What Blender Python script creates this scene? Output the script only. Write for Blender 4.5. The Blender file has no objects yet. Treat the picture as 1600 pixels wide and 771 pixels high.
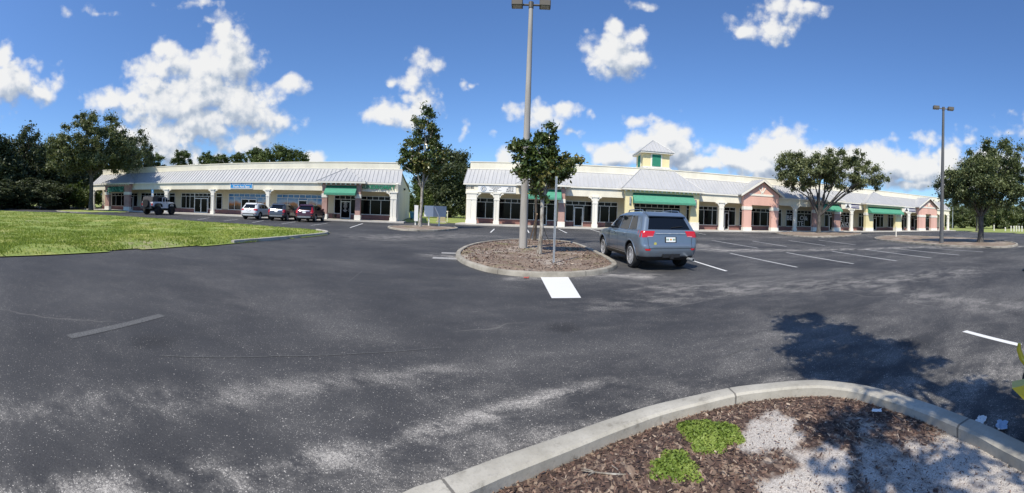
import bpy, bmesh, math, random
import numpy as np
from mathutils import Vector, Matrix
R = math.radians
random.seed(11)
rng = np.random.default_rng(5)
scene = bpy.context.scene
col = scene.collection
EYE = 1.6
FOC = 600.0      # pixels per radian of the photographed panorama
ALPHA = 0.034    # slight roll of the hand held panorama

# ------------------------------------------------------------------ survey helpers (pixel -> ground / wall)
def ray(x, y):
    p = (x - 800.0) / FOC
    v = (331.0 - y) / FOC
    sx, sy = math.sin(p), math.cos(p)
    ca, sa = math.cos(ALPHA), math.sin(ALPHA)
    return (sx * ca - v * sa, sy, sx * sa + v * ca)
def G(x, y, z=0.0):
    d = ray(x, y)
    t = (z - EYE) / d[2]
    return (d[0] * t, d[1] * t)
def at(x, D):
    p = (x - 800.0) / FOC
    return (D * math.sin(p), D * math.cos(p))

# ------------------------------------------------------------------ object helpers
def tag(o, label=None, cat=None, group=None, kind=None):
    if label: o['label'] = label
    if cat: o['category'] = cat
    if group: o['group'] = group
    if kind: o['kind'] = kind
    return o
def empty(name, loc=(0, 0, 0), rz=0.0):
    o = bpy.data.objects.new(name, None)
    col.objects.link(o)
    o.location = loc
    o.rotation_euler = (0, 0, rz)
    o.empty_display_size = 0.2
    return o
def link(name, me, parent=None, loc=None, rz=None):
    o = bpy.data.objects.new(name, me)
    col.objects.link(o)
    if parent is not None: o.parent = parent
    if loc is not None: o.location = loc
    if rz is not None: o.rotation_euler = (0, 0, rz)
    return o
def copy_tree(o, parent=None):
    c = o.copy()
    col.objects.link(c)
    c.parent = parent
    for ch in list(o.children):
        copy_tree(ch, c)
    return c

class MB:
    def __init__(self):
        self.v = []; self.f = []; self.m = []
    def add(self, vs, fs, mi=0):
        b = len(self.v)
        self.v.extend([tuple(p) for p in vs])
        for f in fs:
            self.f.append(tuple(i + b for i in f)); self.m.append(mi)
    def box(self, x0, x1, y0, y1, z0, z1, mi=0):
        vs = [(x, y, z) for z in (z0, z1) for y in (y0, y1) for x in (x0, x1)]
        self.add(vs, [(0, 2, 3, 1), (4, 5, 7, 6), (0, 1, 5, 4), (2, 6, 7, 3), (0, 4, 6, 2), (1, 3, 7, 5)], mi)
    def cbox(self, x0, x1, y0, y1, z0, z1, c=0.02, mi=0):
        # box with its vertical edges chamfered
        p = [(x0 + c, y0), (x1 - c, y0), (x1, y0 + c), (x1, y1 - c), (x1 - c, y1), (x0 + c, y1), (x0, y1 - c), (x0, y0 + c)]
        self.prism(p, 'z', z0, z1, mi)
    def prism(self, poly, axis, a0, a1, mi=0):
        n = len(poly)
        def P(p, a):
            if axis == 'x': return (a, p[0], p[1])
            if axis == 'y': return (p[0], a, p[1])
            return (p[0], p[1], a)
        vs = [P(p, a0) for p in poly] + [P(p, a1) for p in poly]
        fs = [tuple(range(n))[::-1], tuple(range(n, 2 * n))]
        for i in range(n):
            j = (i + 1) % n
            fs.append((i, j, n + j, n + i))
        self.add(vs, fs, mi)
    def tube(self, pts, rads, n=8, mi=0, cap=True):
        pts = [Vector(p) for p in pts]
        if not hasattr(rads, '__len__'): rads = [rads] * len(pts)
        rings = []
        prev = None
        for i, p in enumerate(pts):
            a = pts[max(i - 1, 0)]; b = pts[min(i + 1, len(pts) - 1)]
            d = (b - a).normalized()
            if prev is None:
                u = d.cross(Vector((0, 0, 1)))
                if u.length < 1e-3: u = d.cross(Vector((1, 0, 0)))
            else:
                u = prev - d * prev.dot(d)
            u.normalize(); prev = u
            w = d.cross(u)
            rings.append([p + (u * math.cos(t) + w * math.sin(t)) * rads[i] for t in [2 * math.pi * k / n for k in range(n)]])
        vs = [q for r in rings for q in r]
        fs = []
        for i in range(len(rings) - 1):
            for k in range(n):
                k2 = (k + 1) % n
                fs.append((i * n + k, i * n + k2, (i + 1) * n + k2, (i + 1) * n + k))
        if cap:
            fs.append(tuple(range(n))[::-1])
            fs.append(tuple((len(rings) - 1) * n + k for k in range(n)))
        self.add(vs, fs, mi)
    def lathe(self, prof, n=24, axis='z', c=(0, 0, 0), mi=0):
        # prof: list of (r, h)
        vs = []; fs = []
        for r, h in prof:
            for k in range(n):
                t = 2 * math.pi * k / n
                a, b = r * math.cos(t), r * math.sin(t)
                if axis == 'z': vs.append((c[0] + a, c[1] + b, c[2] + h))
                elif axis == 'y': vs.append((c[0] + a, c[1] + h, c[2] + b))
                else: vs.append((c[0] + h, c[1] + a, c[2] + b))
        for i in range(len(prof) - 1):
            for k in range(n):
                k2 = (k + 1) % n
                fs.append((i * n + k, i * n + k2, (i + 1) * n + k2, (i + 1) * n + k))
        if prof[0][0] > 1e-4: fs.append(tuple(range(n))[::-1])
        if prof[-1][0] > 1e-4: fs.append(tuple((len(prof) - 1) * n + k for k in range(n)))
        self.add(vs, fs, mi)
    def mesh(self, name, mats, smooth=False, angle=None, recalc=True):
        me = bpy.data.meshes.new(name)
        me.from_pydata(self.v, [], self.f)
        if not isinstance(mats, (list, tuple)): mats = [mats]
        for m in mats: me.materials.append(m)
        me.polygons.foreach_set('material_index', self.m)
        if recalc:
            bm = bmesh.new(); bm.from_mesh(me)
            bmesh.ops.recalc_face_normals(bm, faces=bm.faces)
            bm.to_mesh(me); bm.free()
        if smooth:
            me.polygons.foreach_set('use_smooth', [True] * len(me.polygons))
            if angle: me.set_sharp_from_angle(angle=R(angle))
        me.update()
        return me
    def build(self, name, mats, parent=None, loc=None, rz=None, smooth=False, angle=40, recalc=True):
        return link(name, self.mesh(name, mats, smooth, angle, recalc), parent, loc, rz)

def quads_mesh(name, V, mats, k=4, mi=None):
    """fast mesh of N separate k-gons; V has shape (N, k, 3)"""
    N = V.shape[0]
    me = bpy.data.meshes.new(name)
    me.vertices.add(N * k)
    me.vertices.foreach_set('co', V.reshape(-1).astype(np.float32))
    me.loops.add(N * k)
    me.loops.foreach_set('vertex_index', np.arange(N * k, dtype=np.int32))
    me.polygons.add(N)
    me.polygons.foreach_set('loop_start', np.arange(0, N * k, k, dtype=np.int32))
    if not isinstance(mats, (list, tuple)): mats = [mats]
    for m in mats: me.materials.append(m)
    if mi is not None: me.polygons.foreach_set('material_index', mi.astype(np.int32))
    me.update(calc_edges=True)
    me.validate()
    return me

# ------------------------------------------------------------------ material helpers
class NT:
    def __init__(self, tree): self.t = tree; self.n = tree.nodes; self.l = tree.links
    def new(self, typ, **kw):
        nd = self.n.new(typ)
        for k, v in kw.items():
            if k.startswith('i_'):
                key = k[2:]
                nd.inputs[int(key) if key.isdigit() else key].default_value = v
            else: setattr(nd, k, v)
        return nd
    def link(self, a, b): self.l.new(a, b)
    def val(self, x, sock):
        if hasattr(x, 'is_output'): self.l.new(x, sock)
        else: sock.default_value = x
    def math(self, op, a, b=0.0, c=None, clamp=False):
        nd = self.new('ShaderNodeMath', operation=op, use_clamp=clamp)
        self.val(a, nd.inputs[0]); self.val(b, nd.inputs[1])
        if c is not None: self.val(c, nd.inputs[2])
        return nd.outputs[0]
    def vmath(self, op, a, b=None, c=None, out=0):
        nd = self.new('ShaderNodeVectorMath', operation=op)
        self.val(a, nd.inputs[0])
        if b is not None: self.val(b, nd.inputs[1])
        if c is not None: self.val(c, nd.inputs[2])
        return nd.outputs[out]
    def vscale(self, a, k):
        nd = self.new('ShaderNodeVectorMath', operation='SCALE')
        self.val(a, nd.inputs[0]); nd.inputs['Scale'].default_value = k
        return nd.outputs[0]
    def mix(self, fac, a, b, blend='MIX'):
        nd = self.new('ShaderNodeMix', data_type='RGBA', blend_type=blend)
        self.val(fac, nd.inputs[0]); self.val(a, nd.inputs[6]); self.val(b, nd.inputs[7])
        return nd.outputs[2]
    def ramp(self, fac, stops, interp='LINEAR'):
        nd = self.new('ShaderNodeValToRGB')
        cr = nd.color_ramp; cr.interpolation = interp
        while len(cr.elements) < len(stops): cr.elements.new(0.5)
        for e, (p, c) in zip(cr.elements, stops):
            e.position = p; e.color = c if len(c) == 4 else (*c, 1)
        self.val(fac, nd.inputs[0])
        return nd.outputs[0]
    def step(self, x, lo, hi):
        nd = self.new('ShaderNodeMapRange', interpolation_type='SMOOTHSTEP')
        self.val(x, nd.inputs[0]); nd.inputs[1].default_value = lo; nd.inputs[2].default_value = hi
        return nd.outputs[0]
    def noise(self, vec, scale, detail=3.0, rough=0.55, dist=0.0, dim='3D', out=0):
        nd = self.new('ShaderNodeTexNoise', noise_dimensions=dim)
        if vec is not None: self.l.new(vec, nd.inputs['Vector'])
        nd.inputs['Scale'].default_value = scale; nd.inputs['Detail'].default_value = detail
        nd.inputs['Roughness'].default_value = rough; nd.inputs['Distortion'].default_value = dist
        return nd.outputs[out]
    def voro(self, vec, scale, feature='F1', out='Distance', rand=1.0):
        nd = self.new('ShaderNodeTexVoronoi', feature=feature)
        if vec is not None: self.l.new(vec, nd.inputs['Vector'])
        nd.inputs['Scale'].default_value = scale; nd.inputs['Randomness'].default_value = rand
        return nd.outputs[out]
    def bump(self, h, strength=0.3, dist=0.01):
        nd = self.new('ShaderNodeBump')
        nd.inputs['Strength'].default_value = strength; nd.inputs['Distance'].default_value = dist
        self.l.new(h, nd.inputs['Height'])
        return nd.outputs[0]

def new_mat(name):
    m = bpy.data.materials.new(name)
    m.use_nodes = True
    nt = NT(m.node_tree)
    b = nt.n['Principled BSDF']
    return m, nt, b
def mat(name, colr, rough=0.6, metal=0.0, var=0.0, vscale=2.0, bump=0.0, bscale=40.0, coat=0.0, spec=0.5, streak=False, emit=None):
    m, nt, b = new_mat(name)
    b.inputs['Roughness'].default_value = rough
    b.inputs['Metallic'].default_value = metal
    b.inputs['Specular IOR Level'].default_value = spec
    if coat: b.inputs['Coat Weight'].default_value = coat; b.inputs['Coat Roughness'].default_value = 0.06
    c = (*colr, 1)
    if var:
        tc = nt.new('ShaderNodeTexCoord').outputs['Object']
        vec = tc
        if streak:
            mp = nt.new('ShaderNodeMapping'); mp.inputs['Scale'].default_value = (1, 1, 0.12)
            nt.link(tc, mp.inputs[0]); vec = mp.outputs[0]
        f = nt.noise(vec, vscale, 5, 0.6)
        f2 = nt.step(f, 0.3, 0.7)
        lo = tuple(x * (1 - var) for x in colr) + (1,)
        hi = tuple(min(1, x * (1 + var * 0.6)) for x in colr) + (1,)
        nt.link(nt.mix(f2, lo, hi), b.inputs['Base Color'])
        nt.link(nt.math('MULTIPLY_ADD', f, 0.2, rough - 0.1), b.inputs['Roughness'])
    else:
        b.inputs['Base Color'].default_value = c
    if bump:
        tc2 = nt.new('ShaderNodeTexCoord').outputs['Object']
        nt.link(nt.bump(nt.noise(tc2, bscale, 4, 0.6), bump, 0.01), b.inputs['Normal'])
    return m

def leaf_mat(name, dark, mid, light, rough=0.5, trans=0.25, spec=0.35, tone=0.5):
    m, nt, b = new_mat(name)
    rnd = nt.new('ShaderNodeNewGeometry').outputs['Random Per Island']
    pos = nt.new('ShaderNodeNewGeometry').outputs['Position']
    n = nt.step(nt.noise(pos, tone, 2, 0.5), 0.35, 0.65)
    f = nt.math('MULTIPLY_ADD', n, 0.45, nt.math('MULTIPLY', rnd, 0.55))
    c = nt.ramp(f, [(0.0, dark), (0.5, mid), (1.0, light)])
    nt.link(c, b.inputs['Base Color'])
    b.inputs['Roughness'].default_value = rough
    b.inputs['Specular IOR Level'].default_value = spec
    tr = nt.new('ShaderNodeBsdfTranslucent')
    nt.link(nt.mix(0.5, c, (0.12, 0.16, 0.02, 1)), tr.inputs[0])
    mx = nt.new('ShaderNodeMixShader'); mx.inputs[0].default_value = trans
    nt.link(b.outputs[0], mx.inputs[1]); nt.link(tr.outputs[0], mx.inputs[2])
    nt.link(mx.outputs[0], nt.n['Material Output'].inputs[0])
    return m

def brick_mat(name, c1, c2, mortar, scale=1.0):
    m, nt, b = new_mat(name)
    tc = nt.new('ShaderNodeTexCoord').outputs['Object']
    sp = nt.new('ShaderNodeSeparateXYZ'); nt.link(tc, sp.inputs[0])
    cb = nt.new('ShaderNodeCombineXYZ')
    nt.link(nt.math('ADD', sp.outputs[0], sp.outputs[1]), cb.inputs[0]); nt.link(sp.outputs[2], cb.inputs[1])
    br = nt.new('ShaderNodeTexBrick')
    nt.link(cb.outputs[0], br.inputs['Vector'])
    br.inputs['Color1'].default_value = (*c1, 1); br.inputs['Color2'].default_value = (*c2, 1); br.inputs['Mortar'].default_value = (*mortar, 1)
    br.inputs['Scale'].default_value = 1.0; br.inputs['Brick Width'].default_value = 0.21 * scale; br.inputs['Row Height'].default_value = 0.075 * scale
    br.inputs['Mortar Size'].default_value = 0.008
    f = nt.noise(tc, 1.3, 4)
    nt.link(nt.mix(nt.step(f, 0.3, 0.75), br.outputs[0], nt.mix(0.35, br.outputs[0], (0.1, 0.06, 0.05, 1))), b.inputs['Base Color'])
    b.inputs['Roughness'].default_value = 0.85
    return m

M = {}
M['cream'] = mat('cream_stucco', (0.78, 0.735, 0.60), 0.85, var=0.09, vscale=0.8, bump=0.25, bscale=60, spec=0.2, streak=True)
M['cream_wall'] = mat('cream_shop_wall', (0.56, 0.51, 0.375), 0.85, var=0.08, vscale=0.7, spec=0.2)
M['white'] = mat('white_trim_paint', (0.80, 0.765, 0.67), 0.6, var=0.08, vscale=1.5, spec=0.3, streak=True)
M['pink'] = mat('pink_stucco', (0.71, 0.43, 0.35), 0.85, var=0.10, vscale=1.0, spec=0.2, streak=True)
M['yellow'] = mat('yellow_stucco', (0.79, 0.69, 0.40), 0.85, var=0.08, vscale=1.0, spec=0.2, streak=True)
M['brick'] = brick_mat('red_brick', (0.52, 0.29, 0.235), (0.45, 0.25, 0.20), (0.48, 0.37, 0.32))
M['brick_dark'] = brick_mat('dark_red_brick', (0.30, 0.13, 0.11), (0.24, 0.10, 0.09), (0.27, 0.19, 0.17))
M['frame'] = mat('aluminium_frame', (0.62, 0.62, 0.60), 0.4, metal=0.3)
M['glass'] = mat('dark_glass', (0.004, 0.005, 0.006), 0.08, spec=0.14)
M['carglass'] = mat('car_glass', (0.005, 0.007, 0.011), 0.04, spec=0.32)
M['black'] = mat('black_plastic', (0.012, 0.012, 0.013), 0.55)
M['rubber'] = mat('tyre_rubber', (0.014, 0.014, 0.015), 0.85, var=0.2, vscale=20)
M['alloy'] = mat('alloy_wheel', (0.62, 0.62, 0.62), 0.38, metal=0.25)
M['chrome'] = mat('chrome', (0.75, 0.76, 0.78), 0.12, metal=1.0)
M['lamp_red'] = mat('red_lamp_lens', (0.50, 0.010, 0.014), 0.12, coat=0.6)
M['lamp_white'] = mat('clear_lamp_lens', (0.55, 0.26, 0.26), 0.15, coat=0.5)
M['plate'] = mat('plate_white', (0.72, 0.74, 0.72), 0.4)
M['green'] = mat('green_canvas', (0.085, 0.29, 0.19), 0.8, var=0.08, vscale=3, spec=0.15)
M['green_shaded'] = mat('shaded_green_canvas', (0.015, 0.12, 0.07), 0.8, var=0.1, vscale=3, spec=0.15)  # awning green with the shade under the eave put into the colour
M['green_paint'] = mat('green_louver_paint', (0.02, 0.25, 0.15), 0.6)
M['letter_green'] = mat('green_letter_plastic', (0.02, 0.22, 0.11), 0.5)
M['blue_sign'] = mat('blue_sign_face', (0.03, 0.27, 0.60), 0.5)
M['sign_white'] = mat('white_sign_face', (0.80, 0.79, 0.76), 0.5)
M['ink'] = mat('dark_ink', (0.02, 0.02, 0.025), 0.6)
M['ink_blue'] = mat('seal_blue_ink', (0.10, 0.19, 0.34), 0.6)
M['ink_purple'] = mat('purple_ink', (0.05, 0.035, 0.13), 0.6)
M['letters_white'] = mat('white_window_lettering', (0.62, 0.62, 0.62), 0.6)
M['concrete'] = mat('concrete', (0.46, 0.44, 0.39), 0.9, var=0.25, vscale=3, bump=0.4, bscale=120, spec=0.2)
M['walk'] = mat('walkway_concrete', (0.52, 0.49, 0.44), 0.9, var=0.15, vscale=1.2, spec=0.2)
M['pole'] = mat('concrete_pole', (0.36, 0.34, 0.31), 0.75, var=0.2, vscale=4, streak=True, spec=0.3)
M['pole_dark'] = mat('grey_painted_pole', (0.105, 0.108, 0.11), 0.6, var=0.15, vscale=4, streak=True)
M['galv'] = mat('galvanised_steel', (0.48, 0.50, 0.51), 0.45, metal=0.6, var=0.15, vscale=10)
M['bronze'] = mat('bronze_fixture', (0.10, 0.085, 0.065), 0.5)
M['lens'] = mat('lamp_lens', (0.45, 0.42, 0.36), 0.3)
M['wood'] = mat('stake_wood', (0.52, 0.36, 0.22), 0.8, var=0.2, vscale=6)
M['bluebin'] = mat('blue_bin_plastic', (0.05, 0.22, 0.36), 0.5)
M['beige'] = mat('beige_metal', (0.45, 0.40, 0.27), 0.7, var=0.1)
M['paint_line'] = None
def metal_roof():
    m, nt, b = new_mat('galvalume_roof')
    tc = nt.new('ShaderNodeTexCoord').outputs['Object']
    mp = nt.new('ShaderNodeMapping'); mp.inputs['Scale'].default_value = (1.2, 0.25, 0.25); nt.link(tc, mp.inputs[0])
    f = nt.noise(mp.outputs[0], 2.0, 6, 0.65)
    g = nt.noise(tc, 9.0, 4, 0.6)
    c = nt.mix(nt.step(f, 0.3, 0.72), (0.43, 0.432, 0.43, 1), (0.49, 0.487, 0.48, 1))
    c = nt.mix(nt.math('MULTIPLY', nt.step(g, 0.55, 0.75), 0.12), c, (0.30, 0.29, 0.28, 1))
    nt.link(c, b.inputs['Base Color'])
    b.inputs['Metallic'].default_value = 0.15
    b.inputs['Roughness'].default_value = 0.5
    return m
M['roof'] = metal_roof()
def car_paint(name, c, metal=0.4, rough=0.32):
    m, nt, b = new_mat(name)
    tc = nt.new('ShaderNodeTexCoord').outputs['Object']
    sp = nt.new('ShaderNodeSeparateXYZ'); nt.link(tc, sp.inputs[0])
    dirt = nt.math('MULTIPLY', nt.step(nt.math('ADD', sp.outputs[2], nt.math('MULTIPLY', nt.noise(tc, 5, 4), -0.5)), 0.55, 0.05), 0.45)
    nt.link(nt.mix(dirt, (*c, 1), (0.16, 0.145, 0.12, 1)), b.inputs['Base Color'])
    b.inputs['Metallic'].default_value = metal
    b.inputs['Roughness'].default_value = rough
    b.inputs['Coat Weight'].default_value = 0.7; b.inputs['Coat Roughness'].default_value = 0.05
    return m
# ================================================================== GROUND
def ground_mats():
    # asphalt: sealed dark surface with drifts of pale sand caught in it
    m, nt, b = new_mat('sealed_asphalt')
    pos = nt.new('ShaderNodeNewGeometry').outputs['Position']
    mp = nt.new('ShaderNodeMapping'); mp.inputs['Rotation'].default_value = (0, 0, R(-24)); mp.inputs['Scale'].default_value = (0.75, 1.15, 1)
    nt.link(pos, mp.inputs[0]); sv = mp.outputs[0]
    big = nt.noise(sv, 0.24, 6, 0.62, 0.15)
    mid = nt.noise(sv, 1.1, 6, 0.68, 0.1)
    # sand cover is heavier to the right of the lot and thin to the left
    sp = nt.new('ShaderNodeSeparateXYZ'); nt.link(pos, sp.inputs[0])
    side = nt.step(nt.math('ADD', sp.outputs[0], nt.math('MULTIPLY', sp.outputs[1], -0.15)), -14, 9)
    amount = nt.math('ADD', nt.math('MULTIPLY', nt.step(big, 0.36, 0.76), 0.40), nt.math('MULTIPLY', nt.step(mid, 0.40, 0.80), 0.24))
    amount = nt.math('MULTIPLY', amount, nt.math('MULTIPLY_ADD', side, 0.5, 0.62))
    # distance to the near kerb stored on the mesh: sand drifts lie against it
    at_ = nt.new('ShaderNodeAttribute', attribute_name='drift').outputs['Fac']
    dr = nt.math('MULTIPLY', at_, nt.step(nt.noise(sv, 2.2, 6, 0.7, 0.1), 0.36, 0.66))
    amount = nt.math('ADD', amount, nt.math('MULTIPLY', dr, 0.8), clamp=True)
    # loose grains: every voronoi cell may hold one pale grain
    def grains(scale, k, lo, rad):
        vn = nt.new('ShaderNodeTexVoronoi'); nt.link(pos, vn.inputs['Vector']); vn.inputs['Scale'].default_value = scale
        sc = nt.new('ShaderNodeSeparateColor'); nt.link(vn.outputs['Color'], sc.inputs[0])
        dens = nt.math('MULTIPLY_ADD', nt.math('POWER', amount, 1.7), k, lo)
        on = nt.math('LESS_THAN', sc.outputs[0], dens)
        r = nt.math('MULTIPLY_ADD', sc.outputs[1], rad, 0.16)
        return nt.math('MULTIPLY', on, nt.step(nt.math('SUBTRACT', r, vn.outputs['Distance']), -0.06, 0.06))
    sand = nt.math('MAXIMUM', nt.math('MULTIPLY', grains(78, 0.42, 0.0025, 0.34), 0.85), nt.math('MULTIPLY', grains(190, 0.85, 0.012, 0.5), 0.8))
    base = nt.mix(nt.step(nt.noise(sv, 0.5, 4), 0.3, 0.7), (0.030, 0.031, 0.034, 1), (0.043, 0.044, 0.047, 1))
    base = nt.mix(nt.math('MULTIPLY', nt.step(nt.noise(pos, 75, 3, 0.8), 0.48, 0.72), 0.55), base, (0.095, 0.095, 0.096, 1))
    base = nt.mix(nt.math('MULTIPLY', nt.step(nt.noise(pos, 55, 3, 0.8), 0.5, 0.68), 0.45), base, (0.018, 0.018, 0.020, 1))
    base = nt.mix(nt.math('MULTIPLY', amount, 0.36), base, (0.34, 0.32, 0.29, 1))
    smear = nt.math('MULTIPLY', nt.math('POWER', dr, 1.4), nt.step(nt.noise(pos, 38, 4, 0.8), 0.40, 0.62))
    base = nt.mix(nt.math('MULTIPLY', smear, 0.62, clamp=True), base, (0.50, 0.47, 0.42, 1))
    # oil drips and darker sealed patches
    drip = nt.voro(nt.vmath('ADD', pos, nt.vscale(nt.noise(pos, 3.0, 3, out=1), 0.25)), 0.42)
    base = nt.mix(nt.math('MULTIPLY', nt.step(drip, 0.16, 0.07), 0.55), base, (0.016, 0.016, 0.017, 1))
    # hairline cracks and seams
    vd = nt.voro(nt.vmath('ADD', sv, nt.vscale(nt.noise(pos, 0.7, 3, out=1), 1.0)), 0.11, 'DISTANCE_TO_EDGE')
    crack = nt.math('MULTIPLY', nt.step(vd, 0.0022, 0.0008), nt.step(nt.noise(pos, 0.35, 2), 0.5, 0.58))
    base = nt.mix(nt.math('MULTIPLY', crack, 0.16), base, (0.32, 0.30, 0.27, 1))
    c = nt.mix(nt.math('MULTIPLY', sand, 0.75), base, (0.56, 0.53, 0.48, 1))
    nt.link(c, b.inputs['Base Color'])
    b.inputs['Roughness'].default_value = 0.8
    b.inputs['Specular IOR Level'].default_value = 0.3
    nt.link(nt.bump(nt.noise(pos, 110, 3, 0.7), 0.35, 0.006), b.inputs['Normal'])
    M['asphalt'] = m
    # mulch
    def mulch(name, sandy):
        m, nt, b = new_mat(name)
        pos = nt.new('ShaderNodeNewGeometry').outputs['Position']
        mp = nt.new('ShaderNodeMapping'); mp.inputs['Scale'].default_value = (1, 0.45, 1); mp.inputs['Rotation'].default_value = (0, 0, 0.6)
        nt.link(pos, mp.inputs[0])
        cells = nt.new('ShaderNodeTexVoronoi'); cells.inputs['Scale'].default_value = 42
        nt.link(nt.vmath('ADD', mp.outputs[0], nt.vscale(nt.noise(pos, 9, 2, out=1), 0.03)), cells.inputs['Vector'])
        hue = nt.new('ShaderNodeSeparateColor'); nt.link(cells.outputs['Color'], hue.inputs[0])
        c = nt.ramp(hue.outputs[0], [(0.0, (0.035, 0.022, 0.018)), (0.45, (0.095, 0.060, 0.045)), (0.8, (0.18, 0.125, 0.09)), (1.0, (0.34, 0.26, 0.19))])
        s = nt.step(nt.noise(pos, 0.8 if sandy == 1 else 0.5, 5, 0.62, 0.6), 0.5, 0.62)
        if sandy == 1:
            sm = nt.new('ShaderNodeAttribute', attribute_name='sand').outputs['Fac']
            s = nt.step(nt.math('MULTIPLY_ADD', nt.noise(pos, 5.0, 7, 0.75), 1.3, nt.math('SUBTRACT', sm, 0.65)), 0.28, 0.78)
        peb = nt.step(nt.noise(pos, 120, 3, 0.75), 0.3, 0.62)
        c = nt.mix(nt.math('MULTIPLY', s, 0.8), c, nt.mix(nt.math('MULTIPLY', nt.step(nt.noise(pos, 95, 4, 0.85), 0.52, 0.62), 0.8), nt.mix(peb, (0.36, 0.33, 0.29, 1), (0.66, 0.62, 0.56, 1)), (0.11, 0.075, 0.055, 1)))
        if sandy == 2:
            c = nt.mix(0.55, c, (0.27, 0.205, 0.15, 1))
            g = nt.math('MULTIPLY', nt.step(nt.noise(pos, 0.9, 5, 0.65), 0.52, 0.66), 0.65)
            c = nt.mix(g, c, (0.16, 0.15, 0.05, 1))
        nt.link(c, b.inputs['Base Color']); b.inputs['Roughness'].default_value = 0.9
        nt.link(nt.bump(cells.outputs['Distance'], 0.3, 0.012), b.inputs['Normal'])
        return m
    M['mulch'] = mulch('mulch_with_sand', 1)
    M['mulch_far'] = mulch('island_mulch', 2)
    # chips
    m, nt, b = new_mat('bark_chips')
    rnd = nt.new('ShaderNodeNewGeometry').outputs['Random Per Island']
    nt.link(nt.ramp(rnd, [(0.0, (0.035, 0.022, 0.018)), (0.45, (0.090, 0.050, 0.036)), (0.78, (0.165, 0.10, 0.072)), (0.94, (0.29, 0.20, 0.145)), (1.0, (0.42, 0.34, 0.26))]), b.inputs['Base Color'])
    b.inputs['Roughness'].default_value = 0.85
    M['chips'] = m
    # lawn
    m, nt, b = new_mat('lawn_turf')
    pos = nt.new('ShaderNodeNewGeometry').outputs['Position']
    a = nt.noise(pos, 0.35, 5, 0.65, 0.4); f = nt.noise(pos, 14, 4, 0.7)
    c = nt.mix(nt.step(f, 0.3, 0.7), (0.14, 0.20, 0.035, 1), (0.26, 0.325, 0.065, 1))
    c = nt.mix(nt.math('MULTIPLY', nt.step(a, 0.44, 0.66), 0.8), c, (0.40, 0.38, 0.12, 1))
    bare = nt.math('MULTIPLY', nt.step(nt.noise(pos, 0.22, 6, 0.7), 0.53, 0.63), nt.step(nt.noise(pos, 3.0, 4, 0.7), 0.4, 0.65))
    c = nt.mix(nt.math('MULTIPLY', bare, 0.8), c, (0.36, 0.29, 0.20, 1))
    nt.link(c, b.inputs['Base Color']); b.inputs['Roughness'].default_value = 0.95
    nt.link(nt.bump(f, 0.8, 0.05), b.inputs['Normal'])
    M['lawn'] = m
    M['grass'] = leaf_mat('grass_blades', (0.14, 0.205, 0.03), (0.29, 0.37, 0.06), (0.48, 0.50, 0.14), rough=0.7, trans=0.35, spec=0.2, tone=0.5)
    # kerb concrete
    m, nt, b = new_mat('kerb_concrete')
    pos = nt.new('ShaderNodeNewGeometry').outputs['Position']
    n1 = nt.noise(pos, 1.8, 6, 0.65); n2 = nt.noise(pos, 45, 3, 0.7); n3 = nt.noise(pos, 6, 5, 0.7)
    c = nt.mix(nt.step(n1, 0.3, 0.7), (0.31, 0.29, 0.24, 1), (0.48, 0.455, 0.39, 1))
    c = nt.mix(nt.math('MULTIPLY', nt.step(n2, 0.5, 0.75), 0.35), c, (0.20, 0.19, 0.17, 1))
    c = nt.mix(nt.math('MULTIPLY', nt.step(n3, 0.58, 0.72), 0.55), c, (0.17, 0.155, 0.125, 1))
    run = nt.new('ShaderNodeAttribute', attribute_name='run').outputs['Fac']
    fr = nt.math('ABSOLUTE', nt.math('SUBTRACT', nt.math('FRACT', nt.math('MULTIPLY_ADD', run, 0.42, nt.math('MULTIPLY', n2, 0.004))), 0.5))
    c = nt.mix(nt.math('MULTIPLY', nt.step(fr, 0.0050, 0.0025), 0.75), c, (0.06, 0.055, 0.05, 1))
    nt.link(c, b.inputs['Base Color']); b.inputs['Roughness'].default_value = 0.9
    nt.link(nt.bump(n2, 0.3, 0.006), b.inputs['Normal'])
    M['kerb'] = m
    # the same concrete, older and dirtier
    m2 = m.copy(); m2.name = 'weathered_kerb_concrete'
    for nd in m2.node_tree.nodes:
        if nd.type == 'MIX' and not nd.inputs[6].is_linked and abs(nd.inputs[6].default_value[0] - 0.31) < 0.01:
            nd.inputs[6].default_value = (0.20, 0.18, 0.145, 1); nd.inputs[7].default_value = (0.38, 0.35, 0.29, 1)
    M['kerb_old'] = m2
    # painted markings
    m, nt, b = new_mat('marking_paint')
    pos = nt.new('ShaderNodeNewGeometry').outputs['Position']
    w = nt.math('MULTIPLY', nt.step(nt.noise(pos, 40, 4, 0.8), 0.56, 0.70), nt.step(nt.noise(pos, 1.5, 4), 0.35, 0.65))
    c = nt.mix(nt.math('MULTIPLY', w, 0.6), (0.68, 0.68, 0.66, 1), (0.20, 0.20, 0.20, 1))
    nt.link(c, b.inputs['Base Color']); b.inputs['Roughness'].default_value = 0.7
    M['paint_line'] = m
    m, nt, b = new_mat('worn_marking_paint')
    pos = nt.new('ShaderNodeNewGeometry').outputs['Position']
    w = nt.step(nt.noise(pos, 24, 4, 0.8), 0.40, 0.66)
    c = nt.mix(nt.math('MULTIPLY', w, 0.8), (0.40, 0.39, 0.37, 1), (0.08, 0.08, 0.08, 1))
    nt.link(c, b.inputs['Base Color']); b.inputs['Roughness'].default_value = 0.8
    M['paint_worn'] = m
    m, nt, b = new_mat('faded_marking_paint')
    pos = nt.new('ShaderNodeNewGeometry').outputs['Position']
    w = nt.math('MULTIPLY', nt.step(nt.noise(pos, 30, 4, 0.8), 0.42, 0.64), nt.step(nt.noise(pos, 0.9, 4), 0.3, 0.6))
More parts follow.
